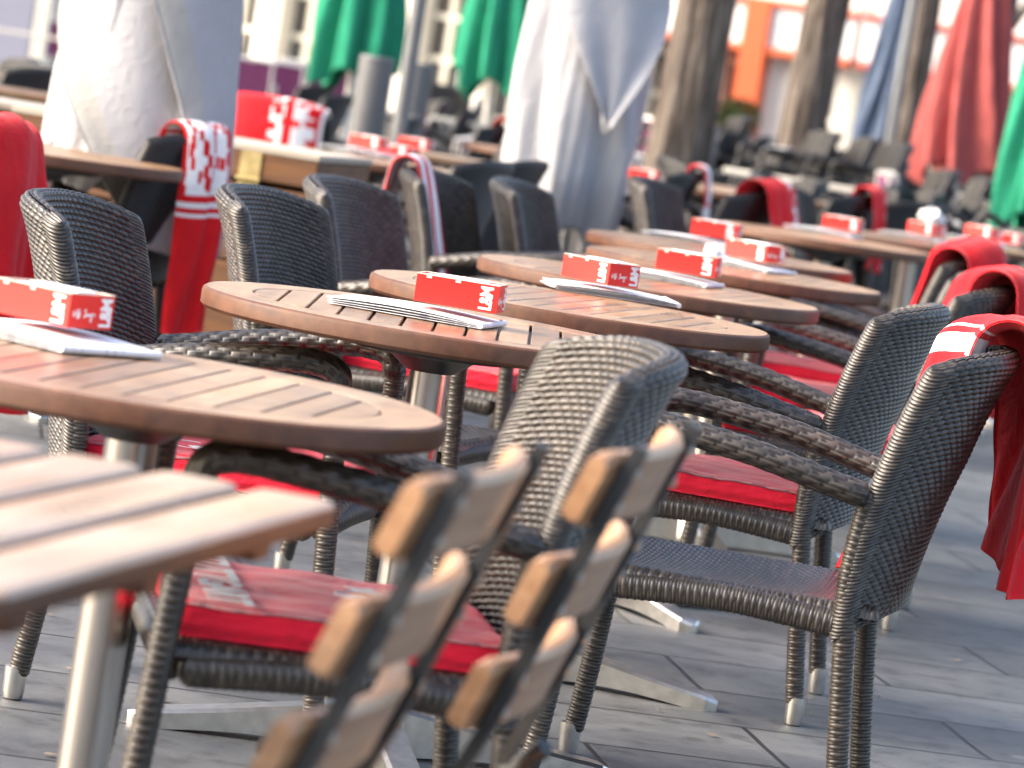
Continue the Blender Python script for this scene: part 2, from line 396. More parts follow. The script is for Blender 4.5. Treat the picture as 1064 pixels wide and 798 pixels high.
def back_center(a, z):
    """a = signed arc position in [-1,1] along the U-shaped plan; returns x, y of the backrest's middle surface"""
    t = (z-ZB0)/(ZB1-ZB0); a = np.asarray(a, float)
    x = np.interp(a, _da, _dp[:, 0]); y = np.interp(a, _da, _dp[:, 1])
    x = -.185 + (x+.185)*(.72+.28*np.clip(t*1.6, 0, 1)) - .10*np.clip(t, 0, None)**2
    return x, y*(1-.03*(1-t))
def make_back():
    r = .021
    # arc table at mid height for even spacing
    aa = np.linspace(-1, 1, 4001); x, y = back_center(aa, np.full_like(aa, .7)); s = np.concatenate([[0], np.cumsum(np.hypot(np.diff(x), np.diff(y)))]); LEN = s[-1]
    def edge_spacing(total, step, r, both=True):
        k = max(6, int(r*PI/2/step)); ph = np.linspace(0, PI/2, k+1)[:-1]; st = r*(1-np.cos(ph)); arc = r*ph
        m = int((total-2*r if both else total-r)/step)
        mid = np.linspace(r, total-r if both else total, m+1)
        pos = np.concatenate([st, mid]); ar = np.concatenate([arc, r*PI/2+mid-r])
        if both:
            pos = np.concatenate([pos, total-st[::-1]]); L2 = ar[-1]; ar = np.concatenate([ar, L2+(r*PI/2-arc[::-1])])
        return pos, ar
    pu, au = edge_spacing(LEN, .0026, r, True)
    A = np.interp(pu, s, aa)
    HT = ZB1-ZB0
    pz, az = edge_spacing(HT, .0015, r, False)     # distance measured down from the rim
    U = np.tile(au[:, None], (1, len(pz))); V = np.tile(az[None], (len(pu), 1))
    parts = []
    Ag = np.tile(A[:, None], (1, len(pz)))
    crown = .034*np.abs(Ag)**3; bot = -.02*np.abs(Ag)**4
    frac = pz[None]/HT
    Z = (ZB1-crown)*(1-frac) + (ZB0+.045*(1-np.abs(Ag)**3))*frac
    X, Y = back_center(Ag, Z)
    C = np.stack([X, Y, Z], -1); Nn = gridnormals(C)
    du = np.minimum(pu, LEN-pu)[:, None]; dz = pz[None]
    def prof(d): return np.sqrt(np.clip(1-(1-np.clip(d/r, 0, 1))**2, 0, 1))
    hh = r*prof(du)*prof(dz)
    db = (HT-pz)[None]; hh = hh*np.sqrt(np.clip(db/.012, .02, 1))
    rimz = np.exp(-np.clip(dz-.0, 0, None)/.03); thick = hh*(0.66+.34*np.maximum(np.exp(-du/.03), rimz))
    for sg in (1, -1):
        d, h = weave(U, V+ (0 if sg > 0 else PV*.5))
        # near the side edges strands wrap horizontally: smaller pitch
        edge = np.clip(1-du/.035, 0, 1)
        d2, _ = weave(U*0+.25*PU, V, PU, .0066, AMP*.75)
        d = d*(1-(edge > 0))+d2*(edge > 0)
        disp = thick
        du_ = np.gradient(C, axis=0); du_ /= np.linalg.norm(du_, axis=2, keepdims=True)
        dv_ = -np.gradient(C, axis=1); dv_ /= np.linalg.norm(dv_, axis=2, keepdims=True)
        wz = np.clip(1-dz/r, 0, 1); wu = np.clip(1-du/r, 0, 1); sgn = np.where(np.arange(len(pu)) < len(pu)/2, -1, 1)[:, None]
        wn = np.sqrt(np.clip(1-wz**2, 0, 1))*np.sqrt(np.clip(1-wu**2, 0, 1))
        D = sg*Nn*wn[..., None] + dv_*(wz+0*wu)[..., None] + du_*(wu*sgn+0*wz)[..., None]
        Vx = C + sg*Nn*disp[..., None] + D*d[..., None]
        f = gridfaces(len(pu), len(pz))
        if sg < 0: f = f[:, ::-1]
        parts.append((Vx.reshape(-1, 3), f, h.ravel()))
    v, f, h = join_grids(parts)
    # outward normals check
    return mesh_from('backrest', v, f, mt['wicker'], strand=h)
def make_seat():
    # slab x from -.245 to .235, y +-.235 ; top z .435 slightly dished; rounded edge
    st = .0022; n = int(.50/st); m = int(.50/st)
    x = np.linspace(-.25, .25, n); y = np.linspace(-.245, .245, m)
    Xg, Yg = np.meshgrid(x, y, indexing='ij')
    top = .408 - .012*np.clip(1-(Xg/.25)**2, 0, 1)*np.clip(1-(Yg/.245)**2, 0, 1)
    # squircle rounding of corners
    e = np.minimum(np.minimum(Xg+.25, .25-Xg), np.minimum(Yg+.245, .245-Yg)); rr = .022
    drop = rr*(1-np.sqrt(np.clip(1-(1-np.clip(e/rr, 0, 1))**2, 0, 1)))
    d, h = weave(Yg, Xg, .032, .0088, .0034)
    T = np.stack([Xg, Yg, top-drop+d], -1)
    Bm = np.stack([Xg, Yg, np.full_like(Xg, .408-.03)-0*drop], -1); Bm[..., 2] = .408-rr-.006*(np.clip(e/rr, 0, 1))
    v, f, hh = join_grids([(T.reshape(-1, 3), gridfaces(n, m), h.ravel()), (Bm.reshape(-1, 3), gridfaces(n, m)[:, ::-1], h.ravel())])
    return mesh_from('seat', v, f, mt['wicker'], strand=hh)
def make_apron():
    r = .019; pts = []
    parts = []
    for sy in (-1, 1): parts.append(woven_tube([(.225, sy*.232, .37), (.0, sy*.236, .382), (-.196, sy*.240, .370)], r, r*1.15, side=(0,1,0), along=False))
    parts.append(woven_tube([(.232, -.225, .372), (.238, 0, .380), (.232, .225, .372)], r, r*1.1, side=(1,0,0)))
    parts.append(woven_tube([(-.168, -.205, .368), (-.185, 0, .368), (-.168, .205, .368)], r, r*1.1, side=(1,0,0)))
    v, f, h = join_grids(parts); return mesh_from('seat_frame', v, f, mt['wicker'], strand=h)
def make_arm(sy):
    P = [(-.205, sy*.262, .588), (-.15, sy*.276, .599), (-.02, sy*.288, .628), (.12, sy*.284, .647), (.190, sy*.270, .651), (.228, sy*.258, .638), (.238, sy*.252, .60)]
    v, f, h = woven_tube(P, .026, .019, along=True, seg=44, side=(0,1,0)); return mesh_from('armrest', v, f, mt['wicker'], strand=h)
def make_leg(front, sy):
    if front: P = [(.278, sy*.250, .035), (.262, sy*.250, .20), (.248, sy*.250, .42), (.240, sy*.251, .54), (.238, sy*.252, .628)]
    else: P = [(-.238, sy*.243, .035), (-.220, sy*.244, .18), (-.204, sy*.246, .33), (-.194, sy*.249, .45), (-.206, sy*.253, .60)]
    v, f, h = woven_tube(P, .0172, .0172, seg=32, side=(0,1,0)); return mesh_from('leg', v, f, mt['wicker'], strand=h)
def make_cap(front, sy):
    x = .282 if front else -.241; y = sy*(.250 if front else .243)
    return MB().lathe([(.013, 0), (.0165, .003), (.0185, .014), (.0195, .048), (.0195, .056)], 28, (x, y, 0)).mesh('foot_cap', mt['alu'])
def make_rattan():
    t = thing('rattan_armchair', 'x', 'chair')
    put('backrest', make_back(), t); put('seat', make_seat(), t); put('seat_frame', make_apron(), t)
    for sy in (-1, 1): put('armrest', make_arm(sy), t)
    for fr in (1, 0):
        for sy in (-1, 1):
            l = put('leg', make_leg(fr, sy), t); put('foot_cap', make_cap(fr, sy), l)
    return t
proto = make_rattan(); used = [False]
GR = 'rattan armchairs around the terrace tables'
def blacken(o):
    for c in o.children:
        if c.data and c.data.materials and c.data.materials[0] == mt['wicker']:
            c.material_slots[0].link = 'OBJECT'; c.material_slots[0].material = mt['wicker_black']
        blacken(c)
def rot2(p, a): return Vector((p[0]*math.cos(a)-p[1]*math.sin(a), p[0]*math.sin(a)+p[1]*math.cos(a)))
def chair(label, heading, px, py, local=None, h=.80, black=False, tilt=None, Y=None):
    """near top corner of the back stands at the picture point; heading = direction the sitter faces"""
    side = 1 if math.cos(heading) < 0 else -1
    if local is None: local = (-.268, side*.262)
    p = at(px, py, h) if Y is None else atY(px, py, Y)
    q = rot2(local, heading)
    o = proto if not used[0] else copy_tree(proto)
    used[0] = True
    o.location = (p.x-q.x, p.y-q.y, 0); o.rotation_euler = (0, 0, heading)
    tag(o, label, 'chair', GR)
    if black: blacken(o)
    if tilt:
        # tip forward about the front feet
        o.rotation_euler = (0, tilt, heading)
        pv = .296 if tilt > 0 else -.258
        lf = Matrix.Rotation(heading, 3, 'Z') @ Matrix.Rotation(tilt, 3, 'Y') @ Vector((pv, 0, 0))
        o.location.z = -lf.z+.004
        d = Matrix.Rotation(heading, 3, 'Z') @ Vector((pv, 0, 0)); o.location.x += d.x-lf.x; o.location.y += d.y-lf.y
    return o
A_ = R
def facing_left(extra=9): return R(180-extra)     # sitter looks left and away
def facing_right(extra=9): return R(-extra)       # sitter looks right and toward us

# ------------------------------------------------------------------ drapes (chair-local)
def drape(name, mat, label, cat, ch, y0, y1, z_out, z_in, lift=.012, folds=3, amp=.008, thick=.006, flare=.02, group=None, seed=0, xo=0.0, cinch=0.0, skew=0.0, yaw=0.0):
    """cloth lying over the chair's backrest between local y0..y1: up the inner face, over the rim, hanging down outside"""
    rs = np.random.default_rng(seed)
    m = 46; ys = np.linspace(0, 1, m)
    def rim(yv):
        a = a_of(yv)
        z = ZB1-.034*abs(a)**3; x, _ = back_center(np.array([a]), np.array([z])); return x[0], z
    rows = []
    L_out = None
    for k, f in enumerate(ys):
        yc = y0+(y1-y0)*f; xr, zr = rim(yc)
        R0 = .026+lift
        ph = 2*PI*folds*f + rs.normal()*.05
        path = []
        zi = z_in+skew*(f-.5)
        # inner side, bottom to rim: follow the inner face
        for z in np.linspace(zi, zr-.03, 16):
            xb, _ = back_center(np.array([a_of(yc)]), np.array([max(z, .40)]))
            path.append((xb[0]+.032+(R0-.032)*math.exp(-(zr-z)/.07)+.2*(.0 if z > .5 else (.5-z)), z))
        for q in np.linspace(R(10), R(170), 12): path.append((xr+math.cos(q)*R0, zr-.008+math.sin(q)*R0))
        for z in np.linspace(zr-.03, z_out-skew*(f-.5)+.01*math.sin(ph*.5+1), 30):
            dd = (zr-z); path.append((xr-R0-.012*min(1, dd/.1)-xo*dd, z))
        path = np.array(path); rows.append(path)
    G = np.array(rows)                                    # m x n x 2
    n = G.shape[1]; s = np.linspace(0, 1, n)
    ph = 2*PI*folds*ys[:, None] + 1.3*np.sin(2.2*s[None]*3+seed) + .8*np.sin(7*ys[:, None]+seed)
    hang = np.clip((s-.5)/.5, 0, 1)[None]; ins = np.clip((.3-s)/.3, 0, 1)[None]
    wv = np.sin(ph)*(.25+hang+.4*ins) + .35*np.sin(2.7*ph+1)*(.2+hang)
    off = amp*wv + amp*.6
    dG = np.gradient(G, axis=1); nr = np.stack([dG[..., 1], -dG[..., 0]], -1); nr /= np.maximum(np.linalg.norm(nr, axis=2, keepdims=True), 1e-9)
    P2 = G + nr*off[..., None]
    yc = y0+(y1-y0)*ys[:, None] + flare*(ys[:, None]-.5)*2*hang - cinch*(ys[:, None]-.5)*2*hang*2*(y1-y0)*.5 + .004*np.sin(ph*1.7)
    V = np.stack([P2[..., 0], np.broadcast_to(yc, P2.shape[:2]), P2[..., 1]], -1)
    if yaw:
        ym = (y0+y1)/2; xm, _ = rim(ym); c_, s_ = math.cos(yaw), math.sin(yaw); X_ = V[..., 0]-xm; Y_ = V[..., 1]-ym
        V = np.stack([xm+X_*c_-Y_*s_, ym+X_*s_+Y_*c_, V[..., 2]], -1)
    Nn = gridnormals(V)
    uvu = np.tile(s[None], (m, 1)); uvv = np.tile(ys[:, None], (1, n)); uv = np.stack([uvu, uvv], -1).reshape(-1, 2)
    e = np.minimum(ys, 1-ys)[:, None]; th = thick*np.sqrt(np.clip(e/.04, .05, 1))
    T = V + Nn*th[..., None]*.5; Bq = V - Nn*th[..., None]*.5
    f1 = gridfaces(m, n); o = m*n; f2 = gridfaces(m, n, o)[:, ::-1]
    def strip(idx): idx = np.asarray(idx); return np.stack([idx[:-1], idx[1:], idx[1:]+o, idx[:-1]+o], 1)
    i = np.arange(m); j = np.arange(n)
    F = np.concatenate([f1, f2, strip(j), strip((m-1)*n+j)[:, ::-1], strip(i*n)[:, ::-1], strip(i*n+n-1)])
    me = mesh_from(name, np.concatenate([T.reshape(-1, 3), Bq.reshape(-1, 3)]), F, mat, uv=np.concatenate([uv, uv]))
    ob = put(name, me); ob.location = ch.location; ob.rotation_euler = ch.rotation_euler
    tag(ob, label, cat, group); return ob
def a_of(yv): return float(np.interp(yv, _dp[:, 1], _da))

# ------------------------------------------------------------------ text
def text_mesh(txt, size, thick=.0003, shear=0, space=1.0, mat=None, bold=0.0):
    cu = bpy.data.curves.new('t', 'FONT'); cu.body = txt; cu.size = size; cu.extrude = thick; cu.align_x = 'CENTER'; cu.align_y = 'CENTER'; cu.shear = shear; cu.space_character = space; cu.offset = bold
    o = bpy.data.objects.new('t', cu); COL.objects.link(o)
    dg = bpy.context.evaluated_depsgraph_get(); me = bpy.data.meshes.new_from_object(o.evaluated_get(dg))
    bpy.data.objects.remove(o); bpy.data.curves.remove(cu)
    me.materials.clear(); me.materials.append(mat or mt['print']); return me

# ------------------------------------------------------------------ cushion
def cushion_mesh():
    n = 61; u = np.linspace(-1, 1, n); X, Y = np.meshgrid(u, u, indexing='ij')
    a, t = .215, .048
    # rounded box by superquadric-ish profile
    e = np.minimum(1-np.abs(X), 1-np.abs(Y))*a
    pr = np.sqrt(np.clip(1-(1-np.clip(e/.008, 0, 1))**2, 0, 1))
    wob = .0016*np.sin(9*X+1.3*np.sin(5*Y))+.0012*np.sin(13*Y+2*X)
    top = t*.5+ (-.006+.006*pr) + .004*np.cos(X*PI/2)*np.cos(Y*PI/2)+wob
    bul = 1+.012*(1-np.abs(X*Y))
    T = np.stack([X*a, Y*a, top+t/2], -1).reshape(-1, 3); B = np.stack([X*a, Y*a, np.zeros_like(X)+.004-.004*pr], -1).reshape(-1, 3)
    f1 = gridfaces(n, n)[:, :]; o = n*n; f2 = gridfaces(n, n, o)[:, ::-1]
    ring = [i*n for i in range(n)] + [(n-1)*n+j for j in range(1, n)] + [i*n+n-1 for i in range(n-2, -1, -1)] + [j for j in range(n-2, -1, -1)]
    ring = np.array(ring); k = 8; vs = [T, B]; F = [f1, f2]
    prev = ring; off = 2*n*n
    rt = T[ring]; rb = B[ring]
    for q in range(1, k):
        z = q/k; mid = rt*(1-z)+rb*z; bulge = .006*math.sin(PI*z)+.0012*np.sin(np.arange(len(ring))*.9+q*2)+.0015*math.sin(z*14)
        nrm = mid[:, :2]/np.maximum(np.abs(mid[:, :2]).max(axis=1, keepdims=True), 1e-6); mid = mid.copy(); mid[:, :2] += nrm*np.reshape(bulge, (-1, 1))
        vs.append(mid); cur = off+np.arange(len(ring)); F.append(np.stack([prev[:-1], cur[:-1], cur[1:], prev[1:]], 1)); prev = cur; off += len(ring)
    cur = ring+o; F.append(np.stack([prev[:-1], cur[:-1], cur[1:], prev[1:]], 1))
    return mesh_from('cushion', np.concatenate(vs), np.concatenate(F), mt['red'])
cush = cushion_mesh()
def star(r):
    return [(r*(1 if k % 2 == 0 else .42)*math.cos(PI/2+k*PI/5), r*(1 if k % 2 == 0 else .42)*math.sin(PI/2+k*PI/5)) for k in range(10)]
lab_cush = text_mesh('STUTTGART', .078, bold=.0028)
label_patch = MB().box((0,0,0), (.11,.05,.0012)).mesh('label', mt['print'])
emb = MB().poly(star(.035), 0, .0012).mesh('star_print', mt['print'])
def arc_print():
    mb = MB(); pts = [(.055*math.cos(q)+.004*math.sin(5*q), .055*math.sin(q), .0012) for q in np.linspace(R(60), R(330), 26)]
    mb.tube(pts, .0022, 6, flat=.3); mb.box((.02,-.022,.0006), (.05,.028,.0012), rz=.2); return mb.mesh('emblem_print', mt['print'])
arc_me = arc_print()
def cushion(ch, label, prints=None, dz=0):
    c = put('seat_cushion', cush); tag(c, label, 'cushion', 'red seat cushions on the rattan chairs')
    mw = Matrix.Rotation(ch.rotation_euler.z, 4, 'Z'); p = Vector(ch.location) + mw.to_3x3() @ Vector((.015, 0, 0)); c.location = (p.x, p.y, .407+dz); c.rotation_euler = (0, 0, ch.rotation_euler.z)
    zt = .0535
    for kind, x, y, rz in (prints or []):
        me = {'text': lab_cush, 'star': emb, 'arc': arc_me, 'patch': label_patch}[kind]
        put({'text': 'printed_lettering', 'star': 'printed_star', 'arc': 'printed_emblem', 'patch': 'care_label'}[kind], me, c, (x, y, zt), rz)
    return c

# ------------------------------------------------------------------ round table
TR, TT, TH = .40, .034, .745
def make_tabletop():
    seg = 128; rin = .3165; v = []; f = []; fm = []; tone = []
    P = [(rin-.002, -.013), (rin-.002, -.002), (rin, 0), (TR-.007, 0), (TR-.002, -.003), (TR, -.008), (TR, -TT+.006), (TR-.006, -TT), (.05, -TT)]
    n = len(P)
    for k, (r, z) in enumerate(P):
        for j in range(seg): q = 2*PI*j/seg; v.append((r*math.cos(q), r*math.sin(q), z)); tone.append(.45)
    for k in range(n-1):
        for j in range(seg): f.append((k*seg+j, (k+1)*seg+j, (k+1)*seg+(j+1) % seg, k*seg+(j+1) % seg)); fm.append(0 if k in (1, 2) else 1)
    f.append(tuple(range((n-1)*seg, n*seg))[::-1]); fm.append(1)
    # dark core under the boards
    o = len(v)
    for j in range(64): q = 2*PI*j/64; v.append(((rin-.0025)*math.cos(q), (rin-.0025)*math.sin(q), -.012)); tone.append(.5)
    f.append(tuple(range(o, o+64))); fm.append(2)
    rb = rin-.0042; pitch = .0525; rs = random.Random(8)
    for k in range(-6, 6):
        y0, y1 = k*pitch+.0026, (k+1)*pitch-.0026
        if y0 >= rb or y1 <= -rb: continue
        y0 = max(y0, -rb+.001); y1 = min(y1, rb-.001)
        def arc(s_): return [(s_*math.sqrt(max(0, rb*rb-y*y)), y) for y in np.linspace(y0, y1, 9)]
        R_, L_ = arc(1), arc(-1); pr = R_ + L_[::-1]; m = len(pr); tn = rs.random(); dz = -.0004*rs.random(); o = len(v)
        cy = (y0+y1)/2
        for ins_, z in ((0, -.0115), (0, -.0012), (.0012, 0)):
            for (x, y) in pr: v.append((x*(1-ins_/rb), y+(cy-y)*(ins_/max(.004, (y1-y0)/2)), z+dz)); tone.append(tn)
        for q in range(2):
            for j in range(m): f.append((o+q*m+j, o+q*m+(j+1) % m, o+(q+1)*m+(j+1) % m, o+(q+1)*m+j)); fm.append(0)
        f.append(tuple(o+2*m+j for j in range(m))); fm.append(0)
    me = mesh_from('tabletop', v, f, [mt['teak'], mt['teak_edge'], mt['blackplate']], smooth=False, fmat=fm, strand=tone)
    me.polygons.foreach_set('use_smooth', np.ones(len(f), dtype=bool)); me.set_sharp_from_angle(angle=R(30))
    return me
def foot_mesh():
    mb = MB(); n = 22; rows = []
    for k in range(n):
        t = k/(n-1); x = .03+t*.39; w = .030*(1-.25*t)+.006*t; zt = .058*(1-t)**1.6+.028+.012*math.sin(PI*t)*.5; zb = .0 if (t < .03 or t > .86) else .010*math.sin(PI*(t-.03)/.83)
        e = math.sqrt(max(0, 1-max(0, (t-.93)/.07)**2)); w *= max(.25, e); zt = zb+(zt-zb)*max(.75, e)
        rows.append([(x, -w, zb), (x, -w, zt-.006), (x, -w+.006, zt), (x, w-.006, zt), (x, w, zt-.006), (x, w, zb)])
    v = [p for r in rows for p in r]; m = 6; f = []
    for k in range(n-1):
        for j in range(m): f.append((k*m+j, k*m+(j+1) % m, (k+1)*m+(j+1) % m, (k+1)*m+j))
    f.append(tuple(range(m))); f.append(tuple(range((n-1)*m, n*m)))
    mb.add(v, f); return mb.mesh('base_foot', mt['alu'], 30)
top_me = make_tabletop(); foot_me = foot_mesh()
col_me = MB().lathe([(.034, .05), (.034, TH-TT-.02)], 40).mesh('column', mt['steel'])
hub_me = MB().lathe([(.055, .01), (.055, .06), (.045, .075), (.036, .085)], 40).mesh('base_hub', mt['alu'])
plate_me = MB().lathe([(.04, TH-TT-.055), (.075, TH-TT-.03), (.16, TH-TT-.022), (.17, TH-TT-.002)], 40).mesh('mounting_plate', mt['blackplate'])
tp = [None]
def round_table(label, x, y, groove=0, base=0, group='round wooden tables in a row'):
    if tp[0] is None:
        t = thing('round_table', label, 'table', group=group)
        tt = put('tabletop', top_me, t, (0,0,TH))
        put('mounting_plate', plate_me, t); put('column', col_me, t); put('base_hub', hub_me, t)
        for k in range(4): put('base_foot', foot_me, t, (0,0,0), k*PI/2)
        tp[0] = t
    else: t = copy_tree(tp[0])
    tag(t, label, 'table', group); t.location = (x, y, 0); t.rotation_euler = (0,0,0); t.scale = (1,1,1)
    for c in t.children:
        if c.name.startswith('tabletop'): c.rotation_euler.z = groove
        if c.name.startswith('base_foot'):
            k = [q for q in t.children if q.name.startswith('base_foot')].index(c); c.rotation_euler.z = base+k*PI/2
    return t

# ------------------------------------------------------------------ red card boxes and papers
BL, BD, BH = .142, .088, .046
logo = text_mesh('L&M', .0150, bold=.0005, space=.85)
logo_s = text_mesh('L&M', .0150, bold=.0005, space=.85)
def script_mark():
    pts = [(-.022,.004),(-.020,-.004),(-.017,.006),(-.018,-.001),(-.014,.001),(-.012,.007),(-.013,-.006),(-.010,.001),(-.009,.007),(-.0105,-.006),(-.007,.002)]
    p2 = [(0,.004),(.003,.007),(.002,-.001),(-.001,-.004),(.004,-.002),(.006,.002),(.006,-.003),(.009,.001),(.010,-.003),(.012,.001),(.013,-.003),(.015,.002),(.016,-.009),(.013,-.008),(.018,0),(.020,.002),(.022,-.002)]
    mb = MB()
    for q in (pts, p2): P, _ = resample(np.array([(a, b, 0) for a, b in q]), .0012); mb.tube(P, .0007, 5, flat=.5)
    return mb.mesh('script_print', mt['print'])
script_me = script_mark()
def carton_mesh():
    mb = MB(); t = .0015
    for sx in (-1, 1): mb.box((sx*(BL/2-t/2), 0, BH/2), (t, BD-2*t-.0002, BH))
    for sy in (-1, 1): mb.box((0, sy*(BD/2-t/2), BH/2), (BL, t, BH))
    mb.box((0,0,.001), (BL-2*t-.0002, BD-2*t-.0002, .002))
    return mb.mesh('carton', mt['boxred'])
def lid_mesh():
    mb = MB()
    mb.box((0, 0, BH-.0035), (BL-.0035, BD-.0035, .004), mi=0, bev=.001)
    mb.box((.0, BD*.18, BH+.001), (BL*.62, BD*.45, .003), rz=.03, mi=0)
    return mb.mesh('top_insert', mt['paperwhite'])
def edge_mesh():
    mb = MB(); t = .0016
    for sx in (-1, 1): mb.box((sx*(BL/2-t/2), 0, BH+.0008), (t, BD-2*t-.0002, .0014))
    for sy in (-1, 1): mb.box((0, sy*(BD/2-t/2), BH+.0008), (BL, t, .0014))
    for p in ((0, -BD/2+.001), (-.05, -BD/2+.001), (.05, BD/2-.001)): mb.box((p[0], p[1]-.0012*(1 if p[1] < 0 else -1), BH-.0015), (.009, .0012, .0065))
    return mb.mesh('cut_rim', mt['boxedge'])
carton_me, lid_me, rim_me = carton_mesh(), lid_mesh(), edge_mesh()
bp = [None]
def red_box(label, x, y, z, rz, cat='box', group='red card boxes on the tables'):
    if bp[0] is None:
        t = thing('card_box', label, cat, group=group)
        put('carton', carton_me, t); put('top_insert', lid_me, t); put('cut_rim', rim_me, t)
        e = .0004
        for (me, lx, ly, rot) in ((logo, BL/2-.019, -BD/2-e, (0,)), (logo, -BL/2+.017, BD/2+e, (PI,)), (logo, BL/2+e, BD/2-.014, (PI/2,)), (logo, -BL/2-e, -BD/2+.014, (-PI/2,))):
            o = put('printed_lettering', me, t, (lx, ly, BH*.5)); o.rotation_euler = (Matrix.Rotation(rot[0], 4, 'Z') @ Matrix.Rotation(PI/2, 4, 'X') @ Matrix.Rotation(PI/2, 4, 'Z')).to_euler(); o.scale = (1.55, 2.0, 1)
        for (lx, ly, rot) in ((BL/2+e, -.014, PI/2), (-BL/2-e, .014, -PI/2), (-BL/2+.034, -BD/2-e, 0)):
            if rot == 0: continue
            o = put('printed_script', script_me, t, (lx, ly, BH*.42)); o.rotation_euler = (Matrix.Rotation(rot, 4, 'Z') @ Matrix.Rotation(PI/2, 4, 'X')).to_euler()
        bp[0] = t
    else: t = copy_tree(bp[0])
    tag(t, label, cat, group); t.location = (x, y, z); t.rotation_euler = (0,0,rz); return t
def paper_mesh(seed, w=.27, d=.19, n=4):
    """a folded newspaper: stacked sheets with a fold at +x, slightly open"""
    rs = np.random.default_rng(seed); mb = MB()
    for k in range(n):
        z = .0012+.0021*k; g = 24; off = rs.normal()*.0025; op = .0022*k
        v = []; f = []
        for i in range(g):
            t = i/(g-1); x = -w/2+off+t*(w-.004); lift = op*(math.sin(PI*t)**1.0)*.8+(.0026*k*(1-t)*.35)
            for sy in (-1, 1):
                for dz in (0, .0009): v.append((x, sy*(d/2-abs(off)), z+lift+dz))
        for i in range(g-1):
            a = i*4; b2 = a+4
            f += [(a, a+2, b2+2, b2), (a+1, b2+1, b2+3, a+3), (a, b2, b2+1, a+1), (a+2, a+3, b2+3, b2+2)]
        f += [(0,1,3,2), ((g-1)*4, (g-1)*4+2, (g-1)*4+3, (g-1)*4+1)]
        mb.add(v, f)
    H = .0021*n+.002
    mb.tube([(w/2-.006, -d/2+.003, H/2), (w/2-.006, d/2-.003, H/2)], H/2, 12)
    return mb.mesh('newspaper', mt['news'], 40), H
def newspaper_at(label, x, y, z, rz, seed=1, **kw):
    me, H = paper_mesh(seed, **kw); o = put('folded_newspaper', me, None, (x, y, z), rz)
    tag(o, label, 'newspaper', 'newspapers under the red boxes'); return o, H+.0012*5*.8

# ================================================================== THE PLACE
g = mesh_from('paving', [(-400,-60,0),(400,-60,0),(400,500,0),(-400,500,0)], [(0,1,2,3)], mt['paving'], smooth=False)
tag(put('paving', g), kind='structure')

rs = random.Random(11); v = []; f = []
for k in range(80):
    px, py = rs.uniform(-50, 1150), rs.uniform(560, 900)
    q = at(px, py, .006); sz = rs.choice((.003, .004, .006, .010)); a = rs.random()*6
    i = len(v); n = 6
    for j in range(n): r_ = sz*(.6+.6*rs.random()); v.append((q.x+r_*math.cos(a+j*PI/3)*1.5, q.y+r_*math.sin(a+j*PI/3), .0045+.001*rs.random()))
    v.append((q.x, q.y, .0075))
    for j in range(n): f.append((i+j, i+(j+1) % n, i+n))
mt['litter'] = varied('dry_leaf_bits', (.16,.125,.09), .9, 0, 3, .5)
tag(put('litter', mesh_from('litter', v, f, mt['litter'], smooth=False)), 'tiny dry leaf crumbs and grit scattered on the slabs', 'litter', kind='stuff')

# ---- the row of round tables
def pos(px, py, h=TH): p = at(px, py, h); return p.x, p.y
T = {}
for key, px, py, gr, bs, lab in (
    (1, 105, 385, R(82), R(40), 'nearest round table with worn slats and a scorched red box at the left edge'),
    (2, 455, 332, R(90), R(12), 'second round table, slat grooves running straight away from us'),
    (3, 593, 314, R(77), R(-14), 'third round table whose box is set cornerwise toward us'),
    (4, 674.5, 293, R(74), R(30), 'fourth round table with wide shine along its grooves'),
    (5, 763, 280, R(78), R(10), 'fifth round table with crumpled white napkins beside its box'),
    (6, 748, 261, R(75), R(25), 'sixth round table, the last one of the near row')):
    x, y = pos(px, py); T[key] = round_table(lab, x, y, gr, bs)
    if key == 1: T[1].scale = (1, 1, .962); T[1].location = at(147, 389, .7167).xy.to_3d()
for key, px, py, lab in ((7, 858, 247, 'round table behind the near row with one red box at its right'),
    (8, 948, 250, 'round table at the right with white tissues in a red box'),
    (9, 1010, 254, 'round table cut by the right edge carrying two red boxes'),
    (10, 385, 166, 'round table behind the weathered chest carrying three red boxes'),
    (12, 690, 186, 'far round table in front of the tree with a pale red box')):
    x, y = pos(px, py); T[key] = round_table(lab, x, y, R(30+key*17), R(key*23), 'round wooden tables farther back')
x, y = pos(48, 155); T[13] = round_table('small round table between the white umbrella and the left edge', x, y, R(20), R(20), 'round wooden tables farther back')

# ---- papers and boxes
def on_table(px, py, rz, plabel, blabel, prz=None, dx=.0, dy=.0, seed=1, stack=1, paper=True, th=TH, w=.27, d=.19):
    """px,py: middle of the box's foot"""
    p = at(px, py, th+.02); z = th+.0008
    if paper:
        o, H = newspaper_at(plabel, p.x+dx, p.y+dy, z, prz if prz is not None else rz, seed, w=w, d=d); z += H+.0105
    return red_box(blabel, p.x, p.y, z, rz)
on_table(52, 338, R(-36), 'folded newspaper on the nearest round table', 'large-looking red box on the nearest round table', R(-40), .0, -.03, 1, th=.7175)
on_table(476, 322, R(-8), 'folded newspaper on the second table, its sheets gaping open', 'red box on the second table, lettering at its right end', R(-12), -.065, -.005, 2)
on_table(622, 296, R(-47), 'newspaper on the third table with a rolled spine to the right', 'red box on the third table, corner toward us and script on its right face', R(8), .03, .02, 3)
on_table(714, 286, R(-12), 'white newspaper stack on the fourth table', 'red box on the fourth table', R(-16), -.06, .01, 4)
on_table(783, 272, R(-40), 'white papers under the box of the fifth table', 'red box on the fifth table with script at its left face', R(-30), -.04, -.01, 5)
on_table(743, 248, R(-14), 'thin papers on the sixth table', 'red box on the sixth table, half hidden by the fifth table\'s box', R(-18), -.07, .01, 6)
